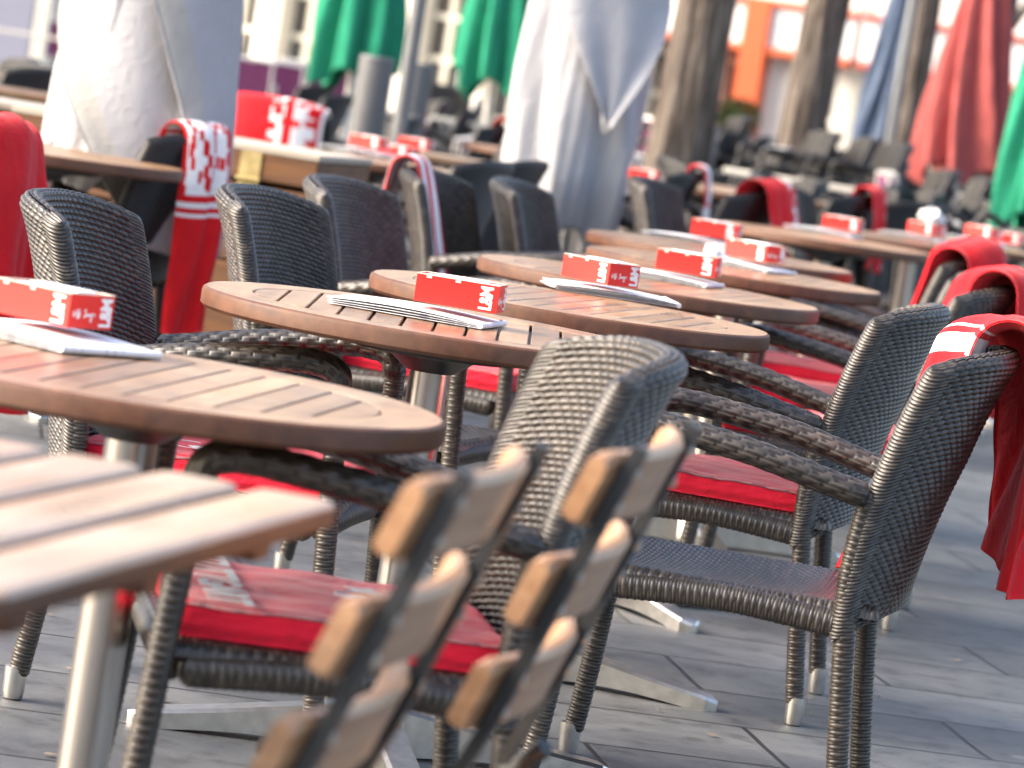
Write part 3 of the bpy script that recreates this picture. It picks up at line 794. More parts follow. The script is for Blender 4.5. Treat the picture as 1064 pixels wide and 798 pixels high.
on_table(875, 240, R(-18), 'papers under the box of the table behind the near row', 'red box on the table behind the near row', R(-20), -.07, .0, 7)
on_table(962, 245, R(-50), 'papers on the right table with tissues', 'red box with white tissues bulging out of its top', R(-20), -.05, .0, 8)
on_table(1021, 248, R(-45), 'papers near the right edge', 'red box near the right edge beside a second one', R(-20), -.03, .0, 9)
on_table(1046, 248, R(-20), '', 'red box touching the right edge of the view', paper=False)
on_table(383, 155, R(-30), 'papers on the table behind the chest', 'leftmost of the three red boxes behind the chest', R(-20), -.04, .0, 10)
on_table(411, 158, R(-25), '', 'middle one of the three red boxes behind the chest', paper=False)
on_table(432, 150, R(-20), '', 'rearmost of the three red boxes behind the chest', paper=False)
on_table(670, 182, R(-20), '', 'far red box on the table in front of the tree', paper=False)
# tissues
def crumple(label, p, r, seed, cat='tissues'):
    rs = np.random.default_rng(seed); n, m = 22, 36; v = []
    for i in range(n):
        for j in range(m):
            a = PI*i/(n-1); b = 2*PI*j/m
            k = r*(1+.28*math.sin(3*b+seed+2*a)+.18*math.sin(7*b+4*a)+.12*math.sin(11*a+5*b)+.04*rs.normal())
            v.append((k*math.sin(a)*math.cos(b), k*math.sin(a)*math.sin(b), max(-.3*r, k*math.cos(a)*.7)))
    me = mesh_from('crumpled_tissues', v, gridfaces(n, m, wrap=True), mt['paperwhite'], smooth=False)
    tag(put('crumpled_tissues', me, None, p), label, cat)
p = at(966, 242, TH+.02); crumple('white tissues sticking out of the red box at the right', (p.x, p.y, TH+.085), .045, 3)
p = at(742, 268, TH); crumple('crumpled white napkins left of the box on the fifth table', (p.x, p.y, TH+.008), .032, 5, 'napkins')

# ---- rattan chairs
C = {}
C[1] = chair('rattan armchair without cushion at the lower right, red blanket over its back', facing_left(9), 965, 389)
C[2] = chair('rattan armchair with red cushion just behind the cushionless one', facing_left(9), 906, 338)
C[3] = chair('rattan armchair at the right with a thick red blanket hiding its rim', facing_left(9), 991, 314)
C[4] = chair('rattan armchair whose bare rim shows between two red blankets', facing_left(8), 986, 295)
C[5] = chair('rattan armchair at the fifth table, red blanket draped toward its seat', facing_left(6), 977, 280)
C[0] = chair('rattan armchair behind the wooden slatted chairs, its lit woven inside turned to us', R(180+10), 643, 412)
C[0].location.y += .09; C[0].location.x -= .004
C[11] = chair('rattan armchair at the left, behind the nearest round table', facing_right(8), 66, 238)
C[12] = chair('rattan armchair behind the second table, first of the two in front of the chest', facing_right(16), 253, 222)
C[13] = chair('rattan armchair in front of the chest, right of its twin', facing_right(17), 340, 207)
C[14] = chair('rattan armchair with a red and white striped scarf over its back', facing_right(15), 490, 197, local=(-.268, .262))
C[15] = chair('rattan armchair left of the fourth table\'s rim, standing alone', facing_right(12), 536, 206)
C[16] = chair('dark armchair with a football scarf hanging behind its back', facing_left(14), 152, 149, black=True)
C[17] = chair('dark armchair left of the second white umbrella, back to us', facing_left(12), 516, 175, black=True)
C[18] = chair('dark armchair half hidden behind another, left of the second white umbrella', facing_left(14), 583, 173, black=True)
C[19] = chair('dark armchair just in front of the second white umbrella\'s foot', facing_left(16), 556, 162, black=True)
C[20] = chair('rattan armchair in front of the nearest tree trunk', facing_right(16), 672, 199)
C[21] = chair('dark armchair with a pale red scarf, in front of the tree trunk', facing_left(10), 690, 186, black=True)
C[22] = chair('rattan armchair hidden under a red blanket, left edge of the view', facing_left(25), -128, 150)
C[23] = chair('dark armchair under the red blanket arch, behind the sixth table', facing_left(20), 752, 208, black=True)
C[24] = chair('rattan armchair right of the red blanket arch', facing_right(12), 828, 206)
C[25] = chair('dark armchair with a small red and white blanket, beyond the table row', facing_left(20), 862, 209, black=True)
C[26] = chair('rattan armchair left of the red box with tissues', facing_right(12), 898, 214)
C[27] = chair('dark armchair turned away under a large flat red blanket behind the chest', R(75), 283, 108, local=(-.386, 0), h=.845, black=True)
C[28] = chair('dark armchair to the right of the large red blanket', facing_left(10), 336, 103, black=True)
C[29] = chair('black armchair in the upper left corner, farther one', facing_left(30), 4, 76, black=True)
C[30] = chair('black armchair left of the first white umbrella\'s top', facing_left(-25), 46, 79, black=True)
C[31] = chair('dark armchair with a red cloth, left of the second white umbrella', facing_left(10), 496, 136, black=True)
C[32] = chair('dark armchair half hidden by the round table behind the chest', facing_left(15), 470, 176, black=True)

# tipped chairs leaning on the tables behind
for k, (px, py, hd, lab) in enumerate(((812, 168, 200, 'dark armchair in the row right of the second trunk'), (700, 150, 190, 'dark armchair in front of the first trunk'), (970, 190, 200, 'dark armchair left of the faded red umbrella tip'),
        (1040, 200, 190, 'dark armchair at the right edge under the green umbrella'), (455, 110, 190, 'dark chair right of the grey cylinders'), (478, 118, 175, 'dark chair left of the middle white umbrella'), (310, 92, 160, 'dark chair above the large flat red blanket'), (24, 70, 200, 'black armchair in the upper left corner, nearer one'))):
    chair(lab, R(hd), px, py, black=True)
for k, (px, Y, hd, n, where) in enumerate(((876, 29, 196, 3, 'just right of the second trunk'), (897, 30, 170, 2, 'behind the cream tables'), (915, 29, 190, 3, 'behind the cream tables'), (934, 30, 184, 2, 'left of the faded red umbrella'), (953, 28, 195, 3, 'left of the faded red umbrella'),
        (742, 33, 190, 3, 'between the two trunks'), (760, 32, 172, 2, 'between the two trunks'), (779, 33, 190, 3, 'between the two trunks'), (797, 32, 178, 2, 'between the two trunks'), (660, 27, 195, 2, 'behind the nearest tree trunk'), (1005, 27, 190, 2, 'under the faded red umbrella'), (1044, 26, 185, 2, 'at the right edge'))):
    for q in range(n):
        c = chair('dark armchair in a stack '+where, R(hd), px, 60, Y=Y, black=True); c.location.z = .125*q; c.location.x += .012*q; c['group'] = 'stacked dark armchairs '+where
LA = (.12, .26)
C[40] = chair('dark armchair leaning back at a slant just right of the first tree trunk', R(196), 700, 165, LA, Y=23, black=True, tilt=-R(23))
C[42] = chair('dark armchair leaning back at a slant behind the tissue box', R(190), 950, 203, LA, Y=22, black=True, tilt=-R(24))
C[43] = chair('dark armchair leaning back at a slant under the faded red umbrella', R(190), 990, 212, LA, Y=23, black=True, tilt=-R(24))
C[41] = chair('dark upright armchair behind the right tables, back toward us', facing_left(40), 918, 208, Y=20, black=True)

cushion(C[2], 'plain red cushion on the chair behind the cushionless one')
cushion(C[0], 'red cushion with white lettering and star, on the chair nearest the slatted table', [('text', .155, -.0, PI/2), ('arc', -.06, .02, .4), ('star', -.055, -.055, .3)])
cushion(C[11], 'red cushion with emblem print and white label under the nearest round table', [('arc', -.05, -.09, .4), ('patch', .12, -.10, .2)])
0 and cushion(C[12], 'red cushion seen under the second table', [('patch', .12, -.05, .2)])
cushion(C[13], 'red cushion on the chair in front of the chest')
cushion(C[3], 'red cushion under the arms of the blanket chair at the right', [('arc', .0, .05, .4)])
cushion(C[4], 'red cushion on the chair between two red blankets')
cushion(C[5], 'red cushion on the fifth table\'s chair')
cushion(C[20], 'red cushion on the chair in front of the tree trunk')

# ---- blankets and scarves
GB = 'red blankets and scarves laid over chair backs'
drape('red_blanket', mt['blanket_edge'], 'thick red fleece blanket with white edge hanging behind the cushionless chair', 'blanket', C[1], -.24, .08, .46, .43, lift=.022, folds=2.2, amp=.016, thick=.014, flare=.03, seed=1, xo=.0, skew=.05)
drape('red_blanket', mt['fleece'], 'plain red fleece blanket folded over the chair back at the right edge', 'blanket', C[3], -.26, .17, .50, .62, lift=.020, folds=2.4, amp=.012, thick=.014, seed=2, xo=.0)
drape('red_blanket', mt['fleece'], 'red fleece blanket sweeping down toward the fifth table', 'blanket', C[5], -.26, .25, .62, .48, lift=.024, folds=2.0, amp=.018, thick=.012, seed=3, xo=.05, skew=.12)
drape('scarf', mt['scarf'], 'long red football scarf with white lettering in front of the chest', 'scarf', C[16], .03, .19, .26, .60, lift=.012, folds=1.6, amp=.012, thick=.008, seed=4, xo=.0, flare=.0, yaw=-R(22), group=GB)
drape('scarf', mt['scarf2'], 'narrow red and white striped scarf in the left chair row', 'scarf', C[14], -.12, .06, .60, .46, lift=.010, folds=1.5, amp=.010, thick=.008, seed=5, flare=-.02, group=GB)
drape('red_blanket', mt['fleece'], 'big red blanket bulging at the left edge of the view', 'blanket', C[22], -.25, .26, .25, .6, lift=.008, folds=2.6, amp=.034, thick=.014, seed=6, xo=.1)
drape('scarf', mt['scarf2'], 'pale red and white scarf in front of the tree trunk', 'scarf', C[21], -.16, .08, .42, .6, lift=.012, folds=1.5, amp=.012, thick=.008, seed=7, flare=-.02, group=GB)
drape('red_blanket', mt['blanket'], 'red blanket with white stripes forming an arch behind the sixth table', 'blanket', C[23], -.25, .17, .48, .5, lift=.03, folds=2.2, amp=.018, thick=.012, seed=8, flare=.05, xo=.15)
drape('red_blanket', mt['blanket'], 'small red and white blanket beyond the table row', 'blanket', C[25], -.22, .10, .5, .55, lift=.02, folds=2.2, amp=.016, thick=.012, seed=9)
drape('red_blanket', mt['blanket'], 'large flat red blanket with white lettering behind the chest', 'blanket', C[27], -.25, .25, .30, .6, lift=.012, folds=1.2, amp=.006, thick=.012, seed=10)
drape('red_blanket', mt['fleece'], 'small red cloth left of the second white umbrella', 'blanket', C[31], -.22, .12, .56, .55, lift=.02, folds=2, amp=.014, thick=.012, seed=11)

# ---- foreground: slatted table
def slatted_table():
    c0 = at(353, 521, .745); a = R(78)          # near right corner; slats run along direction a
    dirv = Vector((math.cos(a), math.sin(a))); px_ = Vector((-math.sin(a), math.cos(a)))
    t = thing('slatted_table', 'pale slatted wooden table at the lower left, sun glinting on its boards', 'table', (c0.x, c0.y, 0), a)
    W_, gap, Ln = .081, .018, .95; nsl = 8
    rs = random.Random(4)
    for k in range(nsl):
        mb = MB(); y0 = k*(W_+gap); pr = []
        r = .014
        for (cx, cy, q0) in ((-r, y0+r, -90), (-r, y0+W_-r, 0), (-Ln+r, y0+W_-r, 90), (-Ln+r, y0+r, 180)):
            for q in np.linspace(q0, q0+90, 6): pr.append((cx+r*math.cos(R(q)), cy+r*math.sin(R(q))))
        n = len(pr)
        cx = -Ln/2; cy = y0+W_/2
        def ins(d): return [((x-cx)*(1-d/(Ln/2))+cx, (y-cy)*(1-d/(W_/2))+cy) for x, y in pr]
        lev = [(ins(.003), -.026), (pr, -.022), (pr, -.006), (ins(.002), -.002), (ins(.006), 0)]
        v = [(x, y, z+.745) for o, z in lev for x, y in o]; f = []
        for q in range(len(lev)-1):
            for j in range(n): f.append((q*n+j, q*n+(j+1) % n, (q+1)*n+(j+1) % n, (q+1)*n+j))
        f.append(tuple(reversed(range(n)))); f.append(tuple(range((len(lev)-1)*n, len(lev)*n)))
        fm = [1 if q < 2*n else 0 for q in range(len(f)-2)]+[1, 0]
        me = mesh_from('board', v, f, [mt['slat'], mt['teak_edge']], smooth=False, fmat=fm); me.polygons.foreach_set('use_smooth', np.ones(len(f), dtype=bool)); me.set_sharp_from_angle(angle=R(40))
        put('board', me, t)
    wy = nsl*(W_+gap)
    m = MB(); 
    for x in (-.14, -Ln/2, -Ln+.14): m.box((x, wy/2, .706), (.05, wy-.06, .026), bev=.003)
    put('batten', m.mesh('batten', mt['teak_edge']), t)
    for x in (-.5,):
        for yy in (wy/2-.06, wy/2+.10):
            m = MB(); m.lathe([(.019, .03), (.019, .69)], 28, (x, yy, 0)); m.box((x, yy, .688), (.12, .06, .008)); put('leg', m.mesh('leg', mt['alu']), t)
        m = MB(); m.box((x, wy/2, .016), (.06, .50, .03), bev=.006); put('base_bar', m.mesh('base_bar', mt['alu']), t)
slatted_table()

# ---- foreground: wooden slatted-back chairs
def wood_chair(label, X, Y, heading):
    """origin on the ground under the top slat middle; faces +x"""
    t = thing('wooden_slat_chair', label, 'chair', (X, Y, 0), heading, 'wooden slatted chairs in the foreground')
    rec = math.tan(R(20))
    def xs(z): return -(z-.80)*rec
    for z in (.79, .68, .57):
        n = 26; v = []; f = []; Lh, hh, th = .228, .040, .020; rows = []
        for i in range(n):
            q = -1+2*i/(n-1); y = q*Lh; bow = .032*(q*q); e = math.sqrt(max(.02, 1-max(0, (abs(q)-.965)/.035)**2)); hz = hh*(.80+.20*e); tt = th
            sec = [(-tt/2, -hz+.004), (-tt/2, hz-.006), (-tt/2+.006, hz), (tt/2-.006, hz), (tt/2, hz-.006), (tt/2, -hz+.004), (tt/2-.004, -hz), (-tt/2+.004, -hz)]
            rows.append([(bow+sx*math.cos(R(20))-sz*math.sin(R(20)), y, z+sz*math.cos(R(20))+sx*math.sin(R(20))) for sx, sz in sec])
        m = 8; v = [(p[0]+xs(z), p[1], p[2]) for r in rows for p in r]
        for i in range(n-1):
            for j in range(m): f.append((i*m+j, i*m+(j+1) % m, (i+1)*m+(j+1) % m, (i+1)*m+j))
        f.append(tuple(range(m))); f.append(tuple(range((n-1)*m, n*m)))
        mb = MB(); mb.add(v, f); put('back_slat', mb.mesh('back_slat', mt['backslat'], 30), t)
    for sy in (-1, 1):
        m = MB(); y = sy*.188; bx = .032*(.188/.215)**2
        P = [(bx+xs(.83)-.022, y, .835), (bx+xs(.55)-.022, y, .55), (bx+xs(.44)-.015, y, .44)]
        for k in range(2):
            a, b = Vector(P[k]), Vector(P[k+1]); mid = (a+b)/2; d = (a-b); m.box(tuple(mid), (.014, .030, d.length), ry=math.atan2(d.x, d.z))
        put('back_bar', m.mesh('back_bar', mt['blackplate']), t)
        for z in (.79, .68, .57):
            for dz in (-.018, .018):
                m = MB(); zz = z+dz; m.lathe([(0, -.003), (.007, -.003), (.007, .003), (0, .004)], 14, (0,0,0)); 
                vv = m.v[-1]; m.v[-1] = np.array([(bx+xs(zz)-.029-c*.9, y+a, zz+b) for a, b, c in vv])
                put('bolt', m.mesh('bolt', mt['alu']), t)
        m = MB(); m.tube([(.46, sy*.20, 0), (.14, y*1.2, .42), (.10, y*1.1, .46)], .011, 10); put('leg', m.mesh('leg', mt['blackplate']), t)
        m = MB(); m.tube([(.05, sy*.19, 0), (.30, y*1.25, .38), (.42, y*1.2, .402)], .011, 10); put('leg', m.mesh('leg', mt['blackplate']), t)
    for k in range(4):
        m = MB(); m.box((.10+k*.066, 0, .385), (.062, .40, .018), bev=.003); put('seat_slat', m.mesh('seat_slat', mt['backslat']), t)
    m = MB()
    for sy in (-1, 1): m.box((.21, sy*.16, .370), (.30, .025, .010))
    put('seat_rail', m.mesh('seat_rail', mt['blackplate']), t)
    return t
wood_chair('nearer wooden slat-back chair on black bars, bottom centre left', -.002, 3.62, R(180-10))
wood_chair('farther wooden slat-back chair, right beside the nearer one', .160, 4.13, R(180-10))

# ---- chests
def chest(label, x1, y, length, h, depth=.52, rz=0.0, hinges=()):
    """right front corner at (x1, y); runs to the left"""
    t = thing('wooden_chest', label, 'chest', (x1, y, 0), rz, 'weathered wooden chests')
    m = MB(); hz = h-.11; n = 5
    for k in range(n):
        z0 = .04+k*(hz-.04)/n; z1 = .04+(k+1)*(hz-.04)/n; m.box((-length/2, .0125, (z0+z1)/2), (length, .025, z1-z0-.008), bev=.003)
    put('front_panel', m.mesh('front_panel', mt['chest']), t)
    m = MB()
    for k in range(n):
        z0 = .04+k*(hz-.04)/n; z1 = .04+(k+1)*(hz-.04)/n; m.box((-.0125, depth/2+.027, (z0+z1)/2), (.025, depth-.002, z1-z0-.008), bev=.003)
        m.box((-length+.0125, depth/2+.027, (z0+z1)/2), (.025, depth-.002, z1-z0-.008), bev=.003)
        m.box((-length/2, depth+.042, (z0+z1)/2), (length, .025, z1-z0-.008), bev=.003)
    put('side_panel', m.mesh('side_panel', mt['chest_dark']), t)
    m = MB(); m.box((-length/2, depth/2+.03, h-.052), (length+.01, depth+.07, .088), bev=.004); put('lid_rim', m.mesh('lid_rim', mt['chest']), t)
    m = MB()
    for k in range(6): m.box((-length/2, -.01+(depth+.08)*(k+.5)/6, h+.004), (length+.02, (depth+.08)/6-.004, .022), bev=.003)
    put('lid', m.mesh('lid', mt['chest_top']), t)
    for hx in hinges:
        m = MB(); m.box((-hx, -.008, h-.05), (.07, .006, .085)); m.box((-hx, -.016, h-.095), (.085, .014, .012), bev=.002); m.box((-hx, -.004, h-.17), (.07, .006, .13))
        for z in (h-.035, h-.15, h-.21): m.lathe([(0,0), (.008,0), (.008,.004), (0,.004)], 10, (-hx, 0, z))
        put('hinge', m.mesh('hinge', mt['brass']), t)
    return t
pc = atY(330, 168, 13.0)
chest('weathered brown chest with brass hinge behind the two rattan chairs', pc.x, 13.0, 1.05, pc.z+.005, hinges=(.22,), rz=R(-14))
pc = atY(48, 118, 13.6)
chest('weathered brown chest left of the first white umbrella', pc.x+.25, 13.6, 1.3, pc.z, hinges=(.2,), rz=R(0))

# ---- rectangular tables far left and far
def rect_table(label, cx, cy, w, d, rz, mat, h=.75, group='rectangular tables farther back', legs=mt['grey_metal']):
    t = thing('rectangular_table', label, 'table', (cx, cy, 0), rz, group)
    m = MB(); n = max(2, int(d/.11))
    for k in range(n): m.box((0, -d/2+(k+.5)*d/n, h-.014), (w, d/n-.006, .028), bev=.004)
    put('tabletop', m.mesh('tabletop', mat), t)
    m = MB()
    for s in (-1, 1): m.box((s*(w/2-.12), 0, h-.045), (.04, d-.08, .03))
    put('frame', m.mesh('frame', legs), t)
    for sx in (-1, 1):
        for sy in (-1, 1):
            m = MB(); m.box((sx*(w/2-.12), sy*(d/2-.06), (h-.06)/2), (.035, .035, h-.06)); put('leg', m.mesh('leg', legs), t)
    return t
p = at(10, 92, .75); rect_table('brown slatted table in the upper left, behind the chest', p.x-.25, p.y, 1.3, .75, R(0), mt['teak'])
p = at(15, 82, .75); rect_table('brown slatted table in the upper left, the farther one', p.x-.2, p.y+.4, 1.2, .7, R(0), mt['teak'])
p = at(825, 186, .75); rect_table('long cream table in front of the second tree trunk', p.x, p.y, .95, .8, R(-2), mt['creamtop'])
p = at(888, 192, .75); rect_table('long cream table right of the other cream one', p.x, p.y, .8, .8, R(-3), mt['creamtop'])
p = at(930, 157, .75); rect_table('slate blue table beyond the cream tables', p.x, p.y, 1.1, .8, R(0), mt['navytop'])
p = at(500, 128, .75); rect_table('pale table left of the second white umbrella', p.x, p.y, .75, .5, R(0), mt['creamtop'])
p = at(1040, 208, .75); rect_table('pale table at the right edge under the green umbrella', p.x, p.y, .9, .6, R(0), mt['creamtop'])
p = at(500, 168, .75); rect_table('brown slatted table beside the round one behind the chest', p.x, p.y, .55, .6, R(3), mt['teak'])
p = at(20, 33, .75); rect_table('pale table far behind at the upper left', p.x, p.y, 1.6, .7, R(0), mt['creamtop'])
p = at(770, 138, .75); rect_table('slate blue table between the two trunks', p.x, p.y, 1.6, .8, R(0), mt['navytop'])

# ---- sling chairs with metal frames in the distance
def sling_chair(label, x, y, rz, fab, frame, group):
    t = thing('sling_chair', label, 'chair', (x, y, 0), rz, group)
    fr = MB()
    for s in (-1, 1):
        fr.tube([(.24, s*.25, 0), (.22, s*.25, .44), (.20, s*.25, .64), (.10, s*.25, .66), (-.17, s*.25, .65)], .016, 8)
        fr.tube([(-.30, s*.25, 0), (-.20, s*.245, .42), (-.28, s*.24, .88)], .016, 8)
        fr.tube([(.22, s*.23, .43), (-.20, s*.23, .41)], .014, 8)
    fr.tube([(-.28, -.24, .88), (-.285, 0, .89), (-.28, .24, .88)], .016, 8)
    put('frame', fr.mesh('frame', frame), t)
    b = MB(); b.box((-.245, 0, .66), (.012, .46, .42), ry=R(-10)); put('backrest', b.mesh('backrest', fab), t)
    b = MB(); b.box((.01, 0, .435), (.44, .45, .014), bev=.004); put('seat', b.mesh('seat', fab), t)
    return t
def dup_sling(src, label, x, y, rz, group):
    c = copy_tree(src); c.location = (x, y, 0); c.rotation_euler = (0,0,rz); tag(c, label, 'chair', group); return c
GP = 'purple sling chairs with silver frames'
pur = None
for (px, py, rz, lab) in ((262, 62, 88, 'purple sling chair right beside the first white umbrella'), (292, 66, 92, 'purple sling chair second from the first white umbrella'), (318, 66, 80, 'purple sling chair just left of the first green umbrella'),
        (345, 72, 95, 'purple sling chair under the first green umbrella'), (462, 100, 176, 'purple sling chair right of the grey cylinders'), (512, 114, 176, 'purple sling chair between the grey cylinders and the second white umbrella'), (818, 156, 95, 'bright purple sling chair before the second tree trunk'),
        (676, 124, 60, 'purple sling chair peeping out left of the first tree trunk'), (1020, 190, 172, 'purple sling chair under the right green umbrella'), (1040, 186, 8, 'purple sling chair at the right edge'), (60, 22, 95, 'purple sling chair left of the first white umbrella\'s top'),
        (985, 190, 176, 'silver framed sling chair under the faded red umbrella'), (968, 188, 4, 'silver framed sling chair left of the faded red umbrella\'s tip')):
    p = at(px, py, .88)
    if pur is None: pur = sling_chair(lab, p.x, p.y, R(rz), mt['purple'], mt['silver'], GP)
    else: dup_sling(pur, lab, p.x, p.y, R(rz), GP)
GN = 'navy sling chairs in front of the shop'
nav = None
for (px, py, rz, lab) in ((757, 112, 80, 'navy sling chair below the green shrub'), (775, 114, 100, 'navy sling chair right of the green shrub'), (797, 118, 90, 'navy sling chair left of the second tree trunk'), (808, 124, 60, 'navy sling chair touching the second tree trunk'), (690, 78, 90, 'navy sling chair seen between umbrella and first tree trunk')):
    p = at(px, py, .88)
    if nav is None: nav = sling_chair(lab, p.x, p.y, R(rz), mt['bluefab'], mt['bluefab'], GN)
    else: dup_sling(nav, lab, p.x, p.y, R(rz), GN)
GK = 'black sling chairs in rows'
blk = None
for k, (px, py, rz) in enumerate(((752, 140, 95), (770, 146, 70), (790, 148, 100), (742, 130, 60), (880, 158, 100), (896, 162, 95), (912, 164, 80), (930, 168, 100), (948, 176, 90), (1000, 180, 80), (1052, 192, 95), (452, 88, 90), (478, 92, 70))):
    p = at(px, py, .88)
    lab = ['black sling chair right of the first tree trunk', 'black sling chair second from the first trunk', 'black sling chair midway between the two trunks', 'black sling chair touching the first tree trunk', 'black sling chair just right of the second tree trunk',
           'second black sling chair from the second trunk', 'third black sling chair from the second trunk', 'fourth black sling chair from the second trunk', 'black sling chair near the faded red umbrella', 'black sling chair below the faded red umbrella', 'black sling chair at the right edge', 'black sling chair behind the grey cylinder', 'black sling chair before the second green umbrella'][k]
    if blk is None: blk = sling_chair(lab, p.x, p.y, R(rz), mt['blackfab'], mt['blackfab'], GK)
    else: dup_sling(blk, lab, p.x, p.y, R(rz), GK)

GE = 'silver framed sling chairs seen edge-on at the right'
for k, (px, Y, rz) in enumerate(((962, 27, 4), (978, 28, 176), (998, 26, 172), (1016, 28, 6), (1034, 26, 175), (1056, 27, 3), (640, 30, 8), (655, 33, 172))):
    p = atY(px, 180, Y); dup_sling(pur, 'silver framed purple sling chair seen edge-on ' + ('below the faded red umbrella' if k < 6 else 'left of the nearest tree trunk'), p.x, p.y, R(rz), GE if k < 6 else 'sling chairs left of the nearest trunk')
for k, (px, py, lab) in enumerate(((735, 196, 'round table just right of the pale scarf, far behind'), (808, 203, 'round table between the red arch and the small blanket'), (1050, 222, 'round table at the far right edge behind the red boxes'), (560, 160, 'round table hidden behind the middle white umbrella'))):
    x, y = pos(px, py); round_table(lab, x, y, R(40+30*k), R(17*k), 'round wooden tables farther back')
for k, (px, py, hd, lab) in enumerate(((715, 176, 8, 'dark armchair right of the pale scarf'), (796, 190, -14, 'dark armchair facing right behind the red arch'), (845, 196, 190, 'dark armchair left of the small red and white blanket'), (934, 203, -16, 'dark armchair facing right behind the tissue box'), (968, 208, 188, 'dark armchair between the two right tables'), (1030, 214, -14, 'dark armchair facing right at the far right'), (418, 128, 188, 'dark armchair behind the three red boxes'), (540, 150, 190, 'dark armchair against the middle white umbrella'), (628, 170, 14, 'dark armchair right of the middle white umbrella'))):
    chair(lab, R(hd), px, py, black=True)

# ---- closed umbrellas
def umbrella(label, px, py, Y, h_bot, Rmax, mat, top=2.9, seed=0, flaps=True, hem=None, pole=True, lean=0.0, tie=None, bot_r=.8, lobes=(8,.20,13,.09)):
    """closed market umbrella: pole, lobed hanging canopy with pointed tips, crossing flaps; px,py = canopy axis somewhere at distance Y"""
    p = atY(px, py, Y); t = thing('closed_umbrella', label, 'umbrella', (p.x, p.y, 0), 0, 'closed market umbrellas')
    m = MB(); m.tube([(0,0,.04), (0,0,top+.05)], .024, 16); put('pole', m.mesh('pole', mt['silver']), t)
    m = MB(); m.box((0,0,.03), (.5,.5,.06), bev=.01); put('base', m.mesh('base', mt['grey_metal']), t)
    rs = np.random.default_rng(seed); n, k = 90, 192
    th = np.linspace(0, 2*PI, k, endpoint=False)[None]; f = np.linspace(0, 1, n)[:, None]
    zb = h_bot + .22*np.abs(np.sin(2*th+seed))**1.3 + .05*np.sin(3*th+seed*2)
    z = top + (zb-top)*f
    Rz = .05+(Rmax-.05)*np.clip(f, 0, 1)**.75*(1-(1-bot_r)*np.clip((f-.75)/.25, 0, 1)**1.5)
    if tie: Rz = Rz*(1-.35*np.exp(-((f-tie)/.05)**2))
    tw = 1.1*f*math.sin(seed+1)
    lob = 1+lobes[1]*np.sin(lobes[0]*(th+tw)+seed)*np.clip(f*2.5, 0, 1)+lobes[3]*np.sin(lobes[2]*(th+tw*1.4)+2*seed+3*f)*f+.012*np.sin(29*th+9*f)*f
    r = Rz*lob
    V = np.stack([r*np.cos(th), r*np.sin(th), z+0*th], -1)
    Vi = np.stack([(r-.008)*np.cos(th), (r-.008)*np.sin(th), z+0*th], -1)
    o = n*k; f1 = gridfaces(n, k, wrap=True); f2 = gridfaces(n, k, o, wrap=True)[:, ::-1]
    i = np.arange(k); i2 = (i+1) % k; b = (n-1)*k; f3 = np.stack([b+i, b+i2, b+i2+o, b+i+o], 1)
    me = mesh_from('canopy', np.concatenate([V.reshape(-1,3), Vi.reshape(-1,3)]), np.concatenate([f1, f2, f3]), mat)
    cn = put('canopy', me, t)
    if flaps:
        for q, (a0, span, dr, z_lo, slope, sgn) in enumerate(flaps):
            n2, k2 = 60, 50; ff = np.linspace(0, 1, n2)[:, None]; gg = np.linspace(0, 1, k2)[None]
            zz = top-.15 + (z_lo-top+.15)*ff
            if sgn == 0:      # pointed fold: narrows to a tip
                w = span*np.clip((zz-z_lo)/slope, .02, 1); a = a0 + w*(gg-.5)
            else:
                w = span*(1-slope*np.clip((ff-.66)/.34, 0, 1)); a = a0 + sgn*w*gg
            rr = (.06+(Rmax-.05)*ff**.75)*(1.04+dr) + .022*np.sin(5*gg+3*ff+q)*ff + .010*np.sin(13*gg+q*2)*ff
            rr = rr*(1-.10*np.clip((ff-.8)/.2, 0, 1)) + .018*np.exp(-((1-gg)/.06)**2)*ff
            V = np.stack([rr*np.cos(a), rr*np.sin(a), zz+0*a - .03*np.sin(gg*3)*ff], -1); Nn = gridnormals(V)
            V2 = V+Nn*.004; V1 = V-Nn*.004; o = n2*k2
            def strip(idx): idx = np.asarray(idx); return np.stack([idx[:-1], idx[1:], idx[1:]+o, idx[:-1]+o], 1)
            ii = np.arange(n2); jj = np.arange(k2)
            F = np.concatenate([gridfaces(n2, k2), gridfaces(n2, k2, o)[:, ::-1], strip(jj), strip((n2-1)*k2+jj), strip(ii*k2), strip(ii*k2+k2-1)])
            fmv = np.zeros(len(F), dtype=int)
            if hem:
                base = (n2-1)*(k2-1); jc = np.tile(np.arange(k2-1), n2-1); hm = (jc >= k2-7).astype(int); fmv[:base] = hm; fmv[base:2*base] = hm
            put('canopy_flap', mesh_from('canopy_flap', np.concatenate([V1.reshape(-1,3), V2.reshape(-1,3)]), F, [mat, hem or mat], fmat=fmv), cn)
    return t
umbrella('large closed white umbrella at the left, hem crossing it diagonally', 152, 60, 12.2, .55, .275, mt['white_cloth'], seed=1, hem=mt['cream_hem'], bot_r=.95, lobes=(5,.07,9,.05),
    flaps=[(R(20), R(196), .05, .50, .52, -1), (R(70), R(158), .12, .50, .36, -1)])
umbrella('large closed white umbrella in the middle with a pointed fold', 606, 60, 16.2, .42, .31, mt['white_cloth'], seed=4, hem=None, bot_r=.62, lobes=(6,.12,11,.05),
    flaps=[(R(-66), R(104), .08, 1.02, .50, 0)])
umbrella('first closed green umbrella, left of the grey pole', 374, 20, 30, .82, .34, mt['green_cloth'], seed=2, flaps=False)
umbrella('second closed green umbrella, left of the middle white one', 521, 20, 34, .90, .33, mt['green_cloth'], seed=5, flaps=False)
umbrella('closed faded red umbrella hanging at the upper right', 1010, 90, 30, .80, .33, mt['red_cloth'], seed=3, flaps=False, bot_r=.9)
